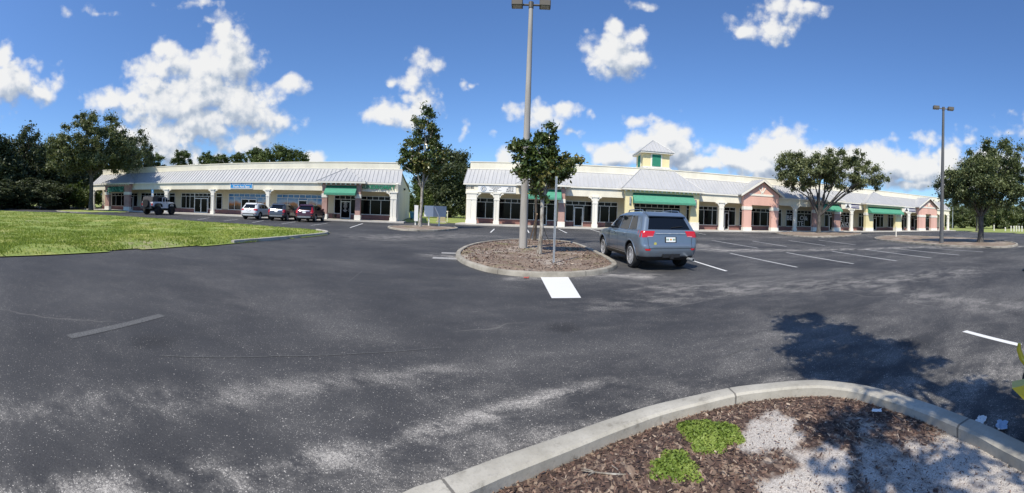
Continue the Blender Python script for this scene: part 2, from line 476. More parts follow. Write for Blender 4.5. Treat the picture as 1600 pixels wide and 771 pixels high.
    nt.link(nt.mix(nt.math('MULTIPLY', w, 0.8), (0.55, 0.55, 0.53, 1), (0.13, 0.13, 0.13, 1)), b.inputs['Base Color']); b.inputs['Roughness'].default_value = 0.8
    M['paint_old'] = m
    m, nt, b = new_mat('sealed_over_paint')
    pos = nt.new('ShaderNodeNewGeometry').outputs['Position']
    nt.link(nt.mix(nt.step(nt.noise(pos, 70, 3, 0.8), 0.40, 0.68), (0.060, 0.061, 0.062, 1), (0.15, 0.15, 0.146, 1)), b.inputs['Base Color']); b.inputs['Roughness'].default_value = 0.85
    M['paint_ghost'] = m
ground_mats()

def catmull(pts, n=6, closed=False):
    out = []
    N = len(pts)
    rngi = range(N) if closed else range(N - 1)
    for i in rngi:
        if closed: p0, p1, p2, p3 = pts[(i - 1) % N], pts[i], pts[(i + 1) % N], pts[(i + 2) % N]
        else: p0, p1, p2, p3 = pts[max(i - 1, 0)], pts[i], pts[i + 1], pts[min(i + 2, N - 1)]
        for k in range(n):
            t = k / n
            out.append(tuple(0.5 * ((2 * p1[a]) + (-p0[a] + p2[a]) * t + (2 * p0[a] - 5 * p1[a] + 4 * p2[a] - p3[a]) * t * t + (-p0[a] + 3 * p1[a] - 3 * p2[a] + p3[a]) * t ** 3) for a in range(len(p1))))
    if not closed: out.append(tuple(pts[-1]))
    return out

def in_poly(P, poly):
    x, y = P[:, 0], P[:, 1]
    c = np.zeros(len(P), bool)
    n = len(poly)
    for i in range(n):
        x1, y1 = poly[i]; x2, y2 = poly[(i + 1) % n]
        hit = ((y1 > y) != (y2 > y)) & (x < (x2 - x1) * (y - y1) / ((y2 - y1) if y2 != y1 else 1e-9) + x1)
        c ^= hit
    return c
def poly_dist(P, line, closed=False):
    d = np.full(len(P), 1e9)
    n = len(line)
    for i in range(n if closed else n - 1):
        a = np.array(line[i]); b = np.array(line[(i + 1) % n])
        ab = b - a
        t = np.clip(((P - a) @ ab) / max(ab @ ab, 1e-9), 0, 1)
        d = np.minimum(d, np.linalg.norm(P - a - t[:, None] * ab, axis=1))
    return d

def sheet(name, poly, z, m, kind='structure', sub=0, bulge=0.0):
    bm = bmesh.new()
    vs = [bm.verts.new((p[0], p[1], z)) for p in poly]
    f = bm.faces.new(vs)
    bmesh.ops.recalc_face_normals(bm, faces=bm.faces)
    if f.normal.z < 0: bmesh.ops.reverse_faces(bm, faces=[f])
    bmesh.ops.triangulate(bm, faces=bm.faces)
    if sub:
        for _ in range(sub):
            bmesh.ops.subdivide_edges(bm, edges=[e for e in bm.edges if e.calc_length() > 0.5], cuts=1, use_grid_fill=False)
            bmesh.ops.triangulate(bm, faces=[q for q in bm.faces if len(q.verts) > 3])
    me = bpy.data.meshes.new(name)
    bm.to_mesh(me); bm.free()
    me.materials.append(m)
    o = link(name, me)
    return tag(o, kind=kind)

def kerb(line, name, width=0.17, h=0.13, closed=False, side=1, m=None, z0=-0.05, joints=1.5):
    """profile swept along the outer edge line; side=+1 puts the width to the left of travel. Small joints are cut between cast lengths."""
    prof = [(0.0, z0), (0.005, h - 0.035), (0.018, h - 0.01), (0.04, h), (width - 0.02, h), (width, h - 0.015), (width, z0)]
    n = len(line)
    mb = MB()
    rings = []
    acc = 0.0
    for i, p in enumerate(line):
        a = line[(i - 1) % n] if closed or i > 0 else line[i]
        b = line[(i + 1) % n] if closed or i < n - 1 else line[i]
        dx, dy = b[0] - a[0], b[1] - a[1]
        L = math.hypot(dx, dy) or 1
        nx, ny = -dy / L * side, dx / L * side
        if i: acc += math.hypot(p[0] - line[i - 1][0], p[1] - line[i - 1][1])
        jit = (math.sin(acc * 3.1) + math.sin(acc * 7.7)) * 0.0025
        rings.append([(p[0] + nx * (q[0] + jit), p[1] + ny * (q[0] + jit), q[1] + (jit if q[1] > 0 else 0)) for q in prof])
    k = len(prof)
    vs = [v for r in rings for v in r]
    fs = []
    for i in range(n if closed else n - 1):
        j = (i + 1) % n
        for a in range(k - 1):
            fs.append((i * k + a, i * k + a + 1, j * k + a + 1, j * k + a))
    if not closed:
        fs.append(tuple(range(k))); fs.append(tuple((n - 1) * k + a for a in range(k))[::-1])
    mb.add(vs, fs)
    o = mb.build(name, m or M['kerb'], smooth=True, angle=35)
    run = [0.0]
    for i in range(1, n): run.append(run[-1] + math.hypot(line[i][0] - line[i - 1][0], line[i][1] - line[i - 1][1]))
    ra = o.data.attributes.new('run', 'FLOAT', 'POINT')
    ra.data.foreach_set('value', np.repeat(np.array(run), k).astype(np.float32))
    return tag(o, kind='structure')
def offset_line(line, d, closed=False):
    n = len(line); out = []
    for i, p in enumerate(line):
        a = line[(i - 1) % n] if closed or i > 0 else line[i]
        b = line[(i + 1) % n] if closed or i < n - 1 else line[i]
        dx, dy = b[0] - a[0], b[1] - a[1]; L = math.hypot(dx, dy) or 1
        out.append((p[0] - dy / L * d, p[1] + dx / L * d))
    return out
def area(p): return 0.5 * sum(p[i][0] * p[(i + 1) % len(p)][1] - p[(i + 1) % len(p)][0] * p[i][1] for i in range(len(p)))

# --- far ground
g = MB(); g.add([(-1500, -1500, -0.06), (1500, -1500, -0.06), (1500, 1500, -0.06), (-1500, 1500, -0.06)], [(0, 1, 2, 3)])
tag(g.build('ground', M['lawn'], recalc=False), kind='structure')

# --- foreground island
fi_px = [(612, 771), (680, 745), (777, 709.5), (875, 677), (956, 649), (1037, 625), (1135, 604), (1200, 596), (1250, 592.5), (1293, 592.5), (1350, 599), (1406, 613), (1459, 629), (1512, 649), (1557, 667), (1600, 687)]
fi = [G(x, y, 0.13) for x, y in fi_px]
d0 = np.array(fi[0]) - np.array(fi[1]); d0 /= np.linalg.norm(d0)
d1 = np.array(fi[-1]) - np.array(fi[-2]); d1 /= np.linalg.norm(d1)
fi_ext = [(-1.35, -1.2), (-1.32, 0.1), (-1.05, 1.15)] + fi + [tuple(np.array(fi[-1]) + d1 * 1.0), tuple(np.array(fi[-1]) + d1 * 2.0)]
fi_line = catmull(fi_ext, 8)
kerb(fi_line, 'kerb', 0.175, 0.13, side=-1)
fi_in = offset_line(fi_line, -0.16)
fi_poly = fi_in + [(5.0, -4.0), (-4.0, -4.0)]
# --- asphalt sheet (fine near the camera so the drift attribute has somewhere to live)
def asphalt():
    outline = [(-110, -45), (62, -45), (66, 16), (76, 35), (77, 40), (-6, 46), (-9, 41.0), (-14, 43.5), (-61, 35), (-72, 38), (-110, 14)]
    xs = np.concatenate([np.arange(-110, -14, 6.0), np.arange(-14, -5, 0.25), np.arange(-5, 6, 0.1), np.arange(6, 40, 0.25), np.arange(40, 84, 6.0)])
    ys = np.concatenate([np.arange(-45, -2, 6.0), np.arange(-2, 0, 0.25), np.arange(0, 7, 0.1), np.arange(7, 30, 0.25), np.arange(30, 48, 3.0)])
    X, Y = np.meshgrid(xs, ys)
    P = np.stack([X.ravel(), Y.ravel()], 1)
    nx, ny = len(xs), len(ys)
    cx = (xs[:-1] + xs[1:]) / 2; cy = (ys[:-1] + ys[1:]) / 2
    CX, CY = np.meshgrid(cx, cy)
    keep = in_poly(np.stack([CX.ravel(), CY.ravel()], 1), outline)
    idx = np.arange((nx - 1) * (ny - 1))[keep]
    r, c = idx // (nx - 1), idx % (nx - 1)
    F = np.stack([r * nx + c, r * nx + c + 1, (r + 1) * nx + c + 1, (r + 1) * nx + c], 1)
    me = bpy.data.meshes.new('parking_lot')
    V = np.concatenate([P, np.zeros((len(P), 1))], 1)
    me.from_pydata(V.tolist(), [], F.tolist())
    dist = poly_dist(P, fi_line)
    a = np.exp(-np.maximum(dist - 0.0, 0) / 0.42)
    right = np.clip((P[:, 0] - 1.5) / 3.0, 0, 1) * np.exp(-dist / 1.6) * 0.75
    # tyre-swept windrows running parallel to the kerb
    row = 1.15 * np.exp(-((dist - 0.66 - 0.10 * np.sin(P[:, 0] * 1.7)) / 0.13) ** 2) * np.clip((1.6 - P[:, 0]) / 1.2, 0, 1) + 0.55 * np.exp(-((dist - 1.5) / 0.25) ** 2) * np.clip((0.3 - P[:, 0]) / 1.0, 0, 1)
    dd = np.maximum(np.maximum(a, right), row)
    for (p, q, w, s) in (((680, 399), (722, 401), 0.5, .9), ((925, 429), (1020, 432), 0.40, 1.2), ((800, 435), (900, 433), 0.25, .8), ((1110, 391), (1440, 386.3), 0.8, 1.1), ((1440, 386.5), (1620, 385), 0.9, 1.0), ((1180, 371), (1360, 367), 1.6, 0.6),
                         ((1040, 452), (1500, 425), 0.9, 0.6), ((930, 480), (1120, 460), 0.5, 0.5), ((600, 372), (720, 368), 2.0, 0.7), ((1090, 382), (1130, 392), 0.7, 0.8), ((560, 640), (760, 610), 0.18, 0.3), ((1480, 600), (1640, 560), 0.5, 0.8), ((1560, 480), (1330, 440), 0.6, 0.5)):
        dl = poly_dist(P, [G(*p), G(*q)])
        dd = np.maximum(dd, s * np.exp(-(dl / w) ** 2))
    dd = np.clip(dd, 0, 1.2)
    at_ = me.attributes.new('drift', 'FLOAT', 'POINT')
    at_.data.foreach_set('value', dd.astype(np.float32))
    me.materials.append(M['asphalt'])
    bm = bmesh.new(); bm.from_mesh(me)
    bmesh.ops.delete(bm, geom=[v for v in bm.verts if not v.link_faces], context='VERTS')
    bm.to_mesh(me); bm.free()
    tag(link('parking_lot', me), kind='structure')
asphalt()

def mound(name, poly, z, m, step, h, kind='stuff', nz=0.03, edge=0.35):
    """bed surface: a grid inside poly, raised towards its middle"""
    P0 = np.array(poly)
    lo, hi = P0.min(0), P0.max(0)
    xs = np.arange(lo[0], hi[0] + step, step); ys = np.arange(lo[1], hi[1] + step, step)
    X, Y = np.meshgrid(xs, ys); P = np.stack([X.ravel(), Y.ravel()], 1)
    ins = in_poly(P, poly)
    d = poly_dist(P, poly, True)
    # snap a rim of outside points onto the border
    rise = np.where(ins, np.clip(d / edge, 0, 1), 0)
    rise = rise * rise * (3 - 2 * rise)
    ph = np.sin(P[:, 0] * 3.1 + 1.3 * np.sin(P[:, 1] * 2.3)) * np.cos(P[:, 1] * 2.7 + np.sin(P[:, 0] * 1.9))
    Z = z + h * rise + nz * rise * ph
    keepv = ins | (d < step * 1.5)
    nx = len(xs)
    r, c = np.meshgrid(np.arange(len(ys) - 1), np.arange(nx - 1), indexing='ij')
    r, c = r.ravel(), c.ravel()
    F = np.stack([r * nx + c, r * nx + c + 1, (r + 1) * nx + c + 1, (r + 1) * nx + c], 1)
    F = F[np.all(ins[F] | (d[F] < step * 0.75), axis=1)]
    me = bpy.data.meshes.new(name)
    me.from_pydata(np.column_stack([P, Z]).tolist(), [], F.tolist())
    bm = bmesh.new(); bm.from_mesh(me)
    bmesh.ops.delete(bm, geom=[v for v in bm.verts if not v.link_faces], context='VERTS')
    bm.to_mesh(me); bm.free()
    me.materials.append(m)
    me.polygons.foreach_set('use_smooth', [True] * len(me.polygons))
    o = link(name, me)
    tag(o, kind=kind)
    return o

mb_ = mound('mulch_bed', fi_poly, 0.045, M['mulch'], 0.06, 0.05, kind='structure', nz=0.025)
SAND = [(1205, 685, 0.26, 1.0), (1195, 665, 0.2, .9), (1278, 735, 0.22, 1.0), (1262, 765, 0.22, 1.0), (1530, 715, 0.46, 1.0), (1480, 690, 0.25, .8), (1590, 740, 0.6, 1.0), (1375, 700, 0.22, .75), (1345, 665, 0.14, .6), (1400, 745, 0.25, .7), (1240, 622, 0.10, .6)]
def sand_mask(P):
    v = np.zeros(len(P))
    P = P + 0.09 * np.column_stack([np.sin(P[:, 1] * 11 + 3 * np.sin(P[:, 0] * 5)), np.sin(P[:, 0] * 13 + 2 * np.sin(P[:, 1] * 7))]) + 0.04 * np.column_stack([np.sin(P[:, 1] * 31), np.sin(P[:, 0] * 27 + P[:, 1] * 9)])
    for x, y, r, s_ in SAND:
        c = np.array(G(x, y, 0.09)); v = np.maximum(v, s_ * np.exp(-((np.linalg.norm(P - c, axis=1) / r) ** 2) * 0.8))
    return v
co_ = np.empty(len(mb_.data.vertices) * 3, np.float32); mb_.data.vertices.foreach_get('co', co_); co_ = co_.reshape(-1, 3)
mb_.data.attributes.new('sand', 'FLOAT', 'POINT').data.foreach_set('value', sand_mask(co_[:, :2]).astype(np.float32))
def fore_h(P):
    d = poly_dist(P, fi_poly, True); rise = np.clip(d / 0.35, 0, 1); rise = rise * rise * (3 - 2 * rise)
    ph = np.sin(P[:, 0] * 3.1 + 1.3 * np.sin(P[:, 1] * 2.3)) * np.cos(P[:, 1] * 2.7 + np.sin(P[:, 0] * 1.9))
    return 0.045 + 0.05 * rise + 0.025 * rise * ph

def chips(name, poly, n, hfun, size, keep=None):
    P0 = np.array(poly); lo, hi = P0.min(0), P0.max(0)
    P = rng.uniform(lo, hi, (n, 2)); P = P[in_poly(P, poly)]
    if keep is not None: P = P[keep(P)]
    N = len(P)
    z = hfun(P) + rng.uniform(0.002, 0.014, N)
    th = rng.uniform(0, 2 * math.pi, N)
    L = rng.uniform(0.4, 1.3, N) * size
    if keep is not None: L = L * np.where(sand_mask(P) > 0.5, 0.55, 1.0)
    W = L * rng.uniform(0.22, 0.5, N)
    tilt = rng.normal(0, 0.35, N); roll = rng.normal(0, 0.4, N)
    a = np.stack([np.cos(th) * np.cos(tilt), np.sin(th) * np.cos(tilt), np.sin(tilt)], 1) * L[:, None]
    bb = np.stack([-np.sin(th) * np.cos(roll), np.cos(th) * np.cos(roll), np.sin(roll)], 1) * W[:, None]
    C = np.column_stack([P, z])
    V = np.stack([C - a - bb * 0.7, C + a - bb, C + a * 0.85 + bb * 0.8, C - a * 1.1 + bb], 1)
    o = link(name, quads_mesh(name, V, M['chips']))
    return tag(o, label='loose bark chips scattered over the bed', cat='mulch', kind='stuff')
def fore_keep(P):
    m_ = sand_mask(P) + 0.12 * np.sin(P[:, 0] * 9 + 2 * np.sin(P[:, 1] * 7)) * np.sin(P[:, 1] * 8.3)
    pr = np.where(m_ < 0.42, 1.0, np.where(m_ < 0.62, 0.6, 0.33))
    vis = (np.hypot(P[:, 0], P[:, 1]) > 1.6) & (P[:, 1] > -0.3)
    return (rng.random(len(P)) < pr) & vis
o_ = chips('mulch', fi_poly, 190000, fore_h, 0.0125, fore_keep)
o_['label'] = 'brown bark mulch spread over the bed inside the near kerb'

# --- centre island
stripe_seams = [((250, 556), (430, 557)), ((430, 557), (560, 553)), ((560, 553), (690, 543)), ((1118, 562), (1176, 541)), ((545, 440), (566, 424))]
def island(px, name, mm, z=0.13, h=0.05, grow=5, step=0.12, w=0.17):
    pts = [G(x, y, z) for x, y in px]
    if area(pts) < 0: pts = pts[::-1]
    line = catmull(pts, grow, True)
    kerb(line, 'kerb', w, z, closed=True, side=1, m=M['kerb_old'])
    inner = offset_line(line, w - 0.03, True)
    mound(name, inner, z - 0.06, mm, step, h, kind='structure', nz=0.02)
    return line, inner
ci_px = [(712, 396), (723, 406), (758, 417.5), (806, 424), (864, 426), (915, 424), (950, 419), (964, 412), (960, 406), (946, 398), (922, 387), (896, 378), (864, 374.5), (806, 373), (764, 376), (735, 381), (718, 388)]
ci_line, ci_in = island(ci_px, 'island_bed', M['mulch_far'], z=0.125)
def ci_h(P):
    d = poly_dist(P, ci_in, True); rise = np.clip(d / 0.35, 0, 1); rise = rise * rise * (3 - 2 * rise)
    return 0.07 + 0.05 * rise
chips('mulch', ci_in, 6500, ci_h, 0.04)['label'] = 'bark mulch spread round the lamp post and the young magnolias'
ri_px = [(1366, 372), (1400, 376.5), (1470, 382), (1530, 384.5), (1575, 384.5), (1590, 380), (1560, 375), (1500, 371), (1420, 368), (1380, 368.5)]
ri_line, ri_in = island(ri_px, 'island_bed', M['mulch_far'], step=0.3)
oi_px = [(1218, 365), (1262, 369), (1318, 368.5), (1346, 365), (1330, 362.5), (1225, 362.5)]
oi_line, oi_in = island(oi_px, 'island_bed', M['mulch_far'], step=0.4)
gi_px = [(606, 354), (625, 357.5), (660, 359), (695, 358.5), (716, 356), (700, 353.2), (650, 352), (615, 352.2)]
gi_line, gi_in = island(gi_px, 'island_bed', M['mulch_far'], step=0.3)
li_px = [(88, 329), (120, 331.2), (165, 331.8), (200, 331.5), (190, 329), (120, 328)]
li_line, li_in = island(li_px, 'island_lawn', M['lawn'], step=0.5)

# --- lawn on the left
lawn_near = [(-260, 425), (-120, 412), (0, 403), (100, 397), (203, 391), (300, 386), (366, 381.3), (440, 374.5), (508, 368)]
lawn_back = [(512, 364.5), (490, 360.5), (400, 353.5), (300, 346.5), (200, 339.5), (100, 334), (0, 330.5)]
lw = [G(x, y) for x, y in lawn_near[2:]] + [G(x, y) for x, y in lawn_back]
p00 = np.array(G(0, 403)); p01 = np.array(G(0, 330.5))
lw = [(p00[0] - 14, p00[1] - 4)] + lw + [(p01[0] - 12, p01[1] - 12)]
lw0 = lw
lw = []
for i_, p_ in enumerate(lw0):
    q_ = lw0[(i_ + 1) % len(lw0)]; n_ = max(1, int(math.hypot(q_[0] - p_[0], q_[1] - p_[1]) / 0.6))
    for k_ in range(n_):
        t_ = k_ / n_; lw.append((p_[0] + (q_[0] - p_[0]) * t_ + (rng.normal(0, 0.06) if k_ else 0), p_[1] + (q_[1] - p_[1]) * t_ + (rng.normal(0, 0.06) if k_ else 0)))
mound('lawn', lw, 0.03, M['lawn'], 0.3, 0.10, kind='structure', nz=0.03, edge=1.5)
# kerb at its right-hand nose
kl = catmull([G(366, 381.3), G(400, 378.3), G(440, 374.8), G(480, 370.8), G(506, 368), G(513, 366), G(511, 364), G(497, 361.5)], 6)
kerb(kl, 'kerb', 0.17, 0.14, side=1)
def blades():
    n = 150000
    P0 = np.array(lw); lo, hi = P0.min(0), P0.max(0)
    # more blades near the camera
    th = rng.uniform(-1.55, -0.45, n); D = 9.5 + (rng.random(n) ** 1.6) * 45
    P = np.stack([np.sin(th) * D, np.cos(th) * D], 1)
    P = P[in_poly(P, lw)]
    d = poly_dist(P, lw, True)
    cl = np.sin(P[:, 0] * 0.9 + 2 * np.sin(P[:, 1] * 0.5)) * np.cos(P[:, 1] * 0.8 + np.sin(P[:, 0] * 0.6))
    ok = rng.random(len(P)) < np.where(cl > 0.4, 0.22, 1.0)
    P, d = P[ok], d[ok]
    N = len(P)
    rise = np.clip(d / 1.5, 0, 1); rise = rise * rise * (3 - 2 * rise)
    z = 0.03 + 0.10 * rise
    a = rng.uniform(0, 2 * math.pi, N); w = rng.uniform(0.012, 0.03, N); hgt = rng.uniform(0.04, 0.11, N)
    lean = rng.normal(0, 0.05, (N, 2))
    t = np.stack([np.cos(a), np.sin(a)], 1) * w[:, None]
    B = np.column_stack([P, z - 0.01])
    V = np.zeros((N, 3, 3))
    V[:, 0] = B; V[:, 0, :2] -= t
    V[:, 1] = B; V[:, 1, :2] += t
    V[:, 2] = B; V[:, 2, :2] += lean; V[:, 2, 2] += hgt
    o = link('grass', quads_mesh('grass', V, M['grass'], 3))
    tag(o, 'short patchy grass growing over the open lawn', 'grass', kind='stuff')
blades()

# --- painted markings
def stripe(a, b, w=0.11, z=0.004, m=None, name='parking_line'):
    a = Vector((*a, z)); b = Vector((*b, z))
    d = (b - a).normalized(); nrm = Vector((-d.y, d.x, 0)) * w / 2
    mb = MB(); mb.add([a - nrm, b - nrm, b + nrm, a + nrm], [(0, 1, 2, 3)])
    o = mb.build(name, m or M['paint_line'], recalc=False)
    return tag(o, kind='structure')
lines_px = [((1080, 407), (1135, 424)), ((1140.6, 396), (1245.6, 418)), ((1228.7, 395), (1333.7, 412.6)), ((1300, 393), (1401, 408)), ((1352.5, 390), (1455.6, 403.6)), ((1388, 387.5), (1498.7, 399)), ((1442.5, 387.2), (1536, 394)),
            ((1112.5, 376), (1184, 388)), ((1176, 377), (1229, 385.6)), ((1232, 376), (1289, 384)), ((1279, 375.5), (1337.5, 383)), ((1507, 518), (1594, 540)),
            ((766.5, 363.6), (772.4, 358)), ((823.7, 359), (826.5, 364)), ((872.8, 358.3), (885.7, 364.5)), ((922.6, 358.5), (942, 364.5)), ((1086, 363.5), (1103, 367)), ((1120, 361.5), (1161, 366)), ((1165, 362), (1205, 366)),
            ((547, 356), (567, 349.5)), ((486, 352.5), (512, 349)), ((440, 350), (462, 347)), ((394, 348), (412, 345)), ((349, 345.6), (372, 343)), ((309, 343.5), (328, 340.5))]
for a, b in lines_px:
    stripe(G(*a), G(*b), 0.10, m=M['paint_line'] if a[0] in (1080, 1507, 766.5, 823.7, 872.8, 922.6, 547) else M['paint_old'])
sb = [G(843, 430.5), G(886, 430.5), G(908, 466), G(862, 466.5)]
mb = MB(); mb.add([(p[0], p[1], 0.004) for p in sb], [(0, 1, 2, 3)])
o = mb.build('stop_bar', M['paint_line'], recalc=False); tag(o, kind='structure')
stripe(G(690, 395.5), G(722, 396.5), 0.4, m=M['paint_worn'], name='worn_stripe')
stripe(G(676, 403), G(722, 405), 0.45, m=M['paint_worn'], name='worn_stripe')
for a, b in stripe_seams:
    stripe(G(*a), G(*b), 0.016, m=M['paint_ghost'], name='seam_line')
stripe(G(108, 527), G(253, 493), 0.14, m=M['paint_ghost'], name='worn_stripe')
# ================================================================== BUILDINGS
def text_mesh(s, size, extrude=0.01, align='CENTER', bold=0.0, spacing=1.0):
    cu = bpy.data.curves.new('lettering', 'FONT')
    cu.body = s; cu.size = size; cu.extrude = extrude; cu.offset = bold
    cu.align_x = align; cu.align_y = 'CENTER'; cu.space_character = spacing
    cu.resolution_u = 3
    o = bpy.data.objects.new('lettering', cu); col.objects.link(o)
    dg = bpy.context.evaluated_depsgraph_get(); dg.update()
    me = bpy.data.meshes.new_from_object(o.evaluated_get(dg))
    bpy.data.objects.remove(o); bpy.data.curves.remove(cu)
    me.transform(Matrix.Rotation(R(90), 4, 'X'))
    return me
def text(name, s, size, parent, loc, m, extrude=0.012, bold=0.0, align='CENTER', spacing=1.0):
    me = text_mesh(s, size, extrude, align, bold, spacing)
    me.materials.clear(); me.materials.append(m)
    return link(name, me, parent, loc)

class Strip:
    """one strip mall wing in its own frame: x along the front, y into the building, z up"""
    def __init__(self, name, label, x0, D0, k):
        self.x0, self.D0, self.k = x0, D0, k
        phi = (x0 - 800.0) / FOC
        self.phi = phi
        self.root = empty(name, (D0 * math.sin(phi), D0 * math.cos(phi), 0), -phi)
        tag(self.root, label, 'shop building')
        self.eave = 4.62 * k; self.soffit = 3.56 * k; self.ridge = 6.37 * k; self.par = 7.22 * k
        self.yw = 2.2      # shop wall plane
        self.yr = 2.0      # ridge
    def S(self, x, y=0.0): return (self.D0 + y) * math.tan((x - self.x0) / FOC)
    def world(self, s, y, z=0.0):
        c, sn = math.cos(self.phi), math.sin(self.phi)
        ox, oy = self.D0 * sn, self.D0 * c
        return (ox + s * c + y * sn, oy - s * sn + y * c, z)
    def shell(self, s0, s1, depth, wall0, wall1, rear_h):
        rt = self.root; k = self.k
        mb = MB()
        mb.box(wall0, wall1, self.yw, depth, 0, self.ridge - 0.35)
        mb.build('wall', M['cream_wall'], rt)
        mb = MB()
        mb.box(s0 + 0.02, s1 - 0.02, self.yr + 0.02, self.yr + 0.4, self.ridge - 0.3, self.par)
        mb.box(s0 + 0.02, s0 + 0.42, self.yr + 0.4, depth - 6, self.ridge - 0.3, self.par - 0.002)
        mb.box(s0 - 0.02, s1 + 0.02, self.yr - 0.03, self.yr + 0.45, self.par, self.par + 0.10)
        mb.build('parapet', M['cream'], rt)
        # brick base under the shop windows
        mb = MB(); mb.box(wall0 + 0.03, wall1 - 0.03, self.yw - 0.07, self.yw + 0.1, 0.14, 0.66)
        mb.box(wall0 + 0.02, wall1 - 0.02, self.yw - 0.10, self.yw + 0.1, 0.66, 0.71)
        mb.build('brick_base', M['brick_dark'], rt)
        # fascia and soffit
        mb = MB()
        mb.box(s0, s1, -0.02, 0.22, self.soffit, self.eave - 0.16)
        mb.build('fascia', M['cream'], rt)
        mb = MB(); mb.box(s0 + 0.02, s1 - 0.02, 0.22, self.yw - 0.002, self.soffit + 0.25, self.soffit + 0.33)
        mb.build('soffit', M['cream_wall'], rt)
        # roof with standing seams
        ye, ze = -0.13, self.eave; yr, zr = self.yr + 0.02, self.ridge
        mb = MB()
        mb.prism([(ye, ze - 0.05), (ye, ze + 0.03), (yr, zr + 0.03), (yr, zr - 0.06)], 'x', s0 - 0.3, s1 + 0.3)
        n = int((s1 - s0) / 0.44)
        L = math.hypot(yr - ye, zr - ze); ty, tz = (yr - ye) / L, (zr - ze) / L  # unit slope
        for i in range(n + 1):
            s = s0 - 0.28 + (s1 - s0 + 0.56) * i / n
            w = 0.016
            mb.prism([(ye - 0.005, ze + 0.03), (ye - 0.005 - tz * 0.045, ze + 0.03 + ty * 0.045), (yr - 0.02 - tz * 0.045, zr + 0.03 + ty * 0.045), (yr - 0.02, zr + 0.03)], 'x', s - w, s + w)
        o = mb.build('roof', M['roof'], rt)
        mb = MB(); mb.box(s0 - 0.3, s1 + 0.3, ye - 0.05, ye + 0.02, ze - 0.17, ze - 0.02)
        mb.box(s0 - 0.3, s1 + 0.3, yr - 0.05, yr + 0.03, zr + 0.03, zr + 0.12)
        mb.build('gutter', M['white'], rt)
        # main roof behind the parapet and the end walls down to the rear
        mb = MB(); mb.prism([(self.yr + 0.4, self.ridge - 0.02), (self.yr + 0.4, self.ridge - 0.3), (depth + 0.3, rear_h - 0.15), (depth + 0.3, rear_h)], 'x', s0 + 0.45, s1 - 0.01)
        mb.build('rear_roof', M['roof'], rt)
    def walkway(self, s0, s1):
        mb = MB(); mb.box(s0 - 0.8, s1 + 0.8, -1.3, self.yw + 0.3, -0.05, 0.145)
        o = mb.build('walkway', M['walk'])
        o.matrix_world = Matrix.Translation(self.root.location) @ Matrix.Rotation(-self.phi, 4, 'Z')
        tag(o, kind='structure')
    def column(self, xa, xb, corner=None, m=None):
        a, b = self.S(xa), self.S(xb); ang = abs((xa + xb) / 2 - self.x0) / FOC; w = max((b - a) - 0.36 * math.tan(ang), 0.40); c = (a + b) / 2
        k = self.k; top = self.soffit
        mb = MB()
        wy = 0.36
        mb.cbox(c - w / 2, c + w / 2, -0.30, wy - 0.28, 0.145, 0.52, 0.02)
        g = w * 0.16
        mb.cbox(c - w / 2 + 0.05, c - 0.05, -0.26, wy - 0.34, 0.52, top - 0.75, 0.02)
        mb.cbox(c + 0.05, c + w / 2 - 0.05, -0.26, wy - 0.34, 0.52, top - 0.75, 0.02)
        mb.box(c - 0.06, c + 0.06, -0.22, wy - 0.38, 0.52, top - 0.75)
        mb.cbox(c - w / 2 + 0.01, c + w / 2 - 0.01, -0.29, wy - 0.31, top - 0.78, top - 0.66, 0.015)
        mb.cbox(c - w / 2 + 0.04, c + w / 2 - 0.04, -0.25, wy - 0.35, top - 0.66, top + 0.0, 0.015)
        mb.cbox(c - w / 2 - 0.08, c + w / 2 + 0.08, -0.31, wy - 0.29, top - 0.10, top + 0.06, 0.02)
        # curved brackets left and right
        for sgn in (-1, 1):
            if corner == sgn: continue
            base = c + sgn * (w / 2 - 0.06)
            r = 0.40
            pts = []
            for i in range(9):
                t = i / 8 * math.pi / 2
                pts.append((base + sgn * (r - r * math.cos(t)), top - r + r * math.sin(t)))
            out = [(p[0], p[1]) for p in pts]
            inn = []
            for i in range(9):
                t = i / 8 * math.pi / 2
                rr = r - 0.0
                inn.append((base + sgn * (0.10 + (r - 0.0) - (r - 0.0) * math.cos(t)), top - r - 0.10 + (r - 0.02) * math.sin(t)))
            mb.prism(out + inn[::-1], 'y', -0.2, -0.04)
        mb.build('column', m or M['white'], self.root, smooth=False)
    def window(self, xa, xb, mull=(), door=None, tint=None, z1=3.05, double=False, letters=()):
        k = self.k; y = self.yw; S = lambda x: self.S(x, self.yw)
        a, b = S(xa), S(xb); z0 = 0.71; z1 = z1 * k; zt = 2.62 * k
        mb = MB(); mb.box(a, b, y - 0.035, y + 0.05, z0, z1)
        pane = mb.build('shop_window', tint or M['glass'], self.root)
        f = MB(); t = 0.03
        def bar(x0, x1, zz0, zz1, d=0.075): f.box(x0, x1, y - d, y - 0.03, zz0, zz1)
        bar(a - t, b + t, z1 - 0.02, z1 + 0.05); bar(a - t, b + t, z0 - 0.01, z0 + 0.06, 0.12)
        bar(a - t, b + t, zt - 0.03, zt + 0.03, 0.078)
        bar(a - t, a + t, z0, z1, 0.08); bar(b - t, b + t, z0, z1, 0.08)
        for x in mull:
            s = S(x); bar(s - t, s + t, z0 + 0.06, zt - 0.03, 0.07)
        n = max(1, round((b - a) / 0.72))
        for i in range(1, n):
            s = a + (b - a) * i / n; bar(s - 0.025, s + 0.025, zt + 0.03, z1 - 0.02, 0.065)
        f.build('window_frame', M['frame'], pane)
        for (s_, ss, zz, size) in letters:
            text('window_lettering', ss, size, pane, (S(s_), y - 0.045, zz), M['letters_white'], 0.003, 0.01)
        if door: self.door(*door, double=double)
        return pane
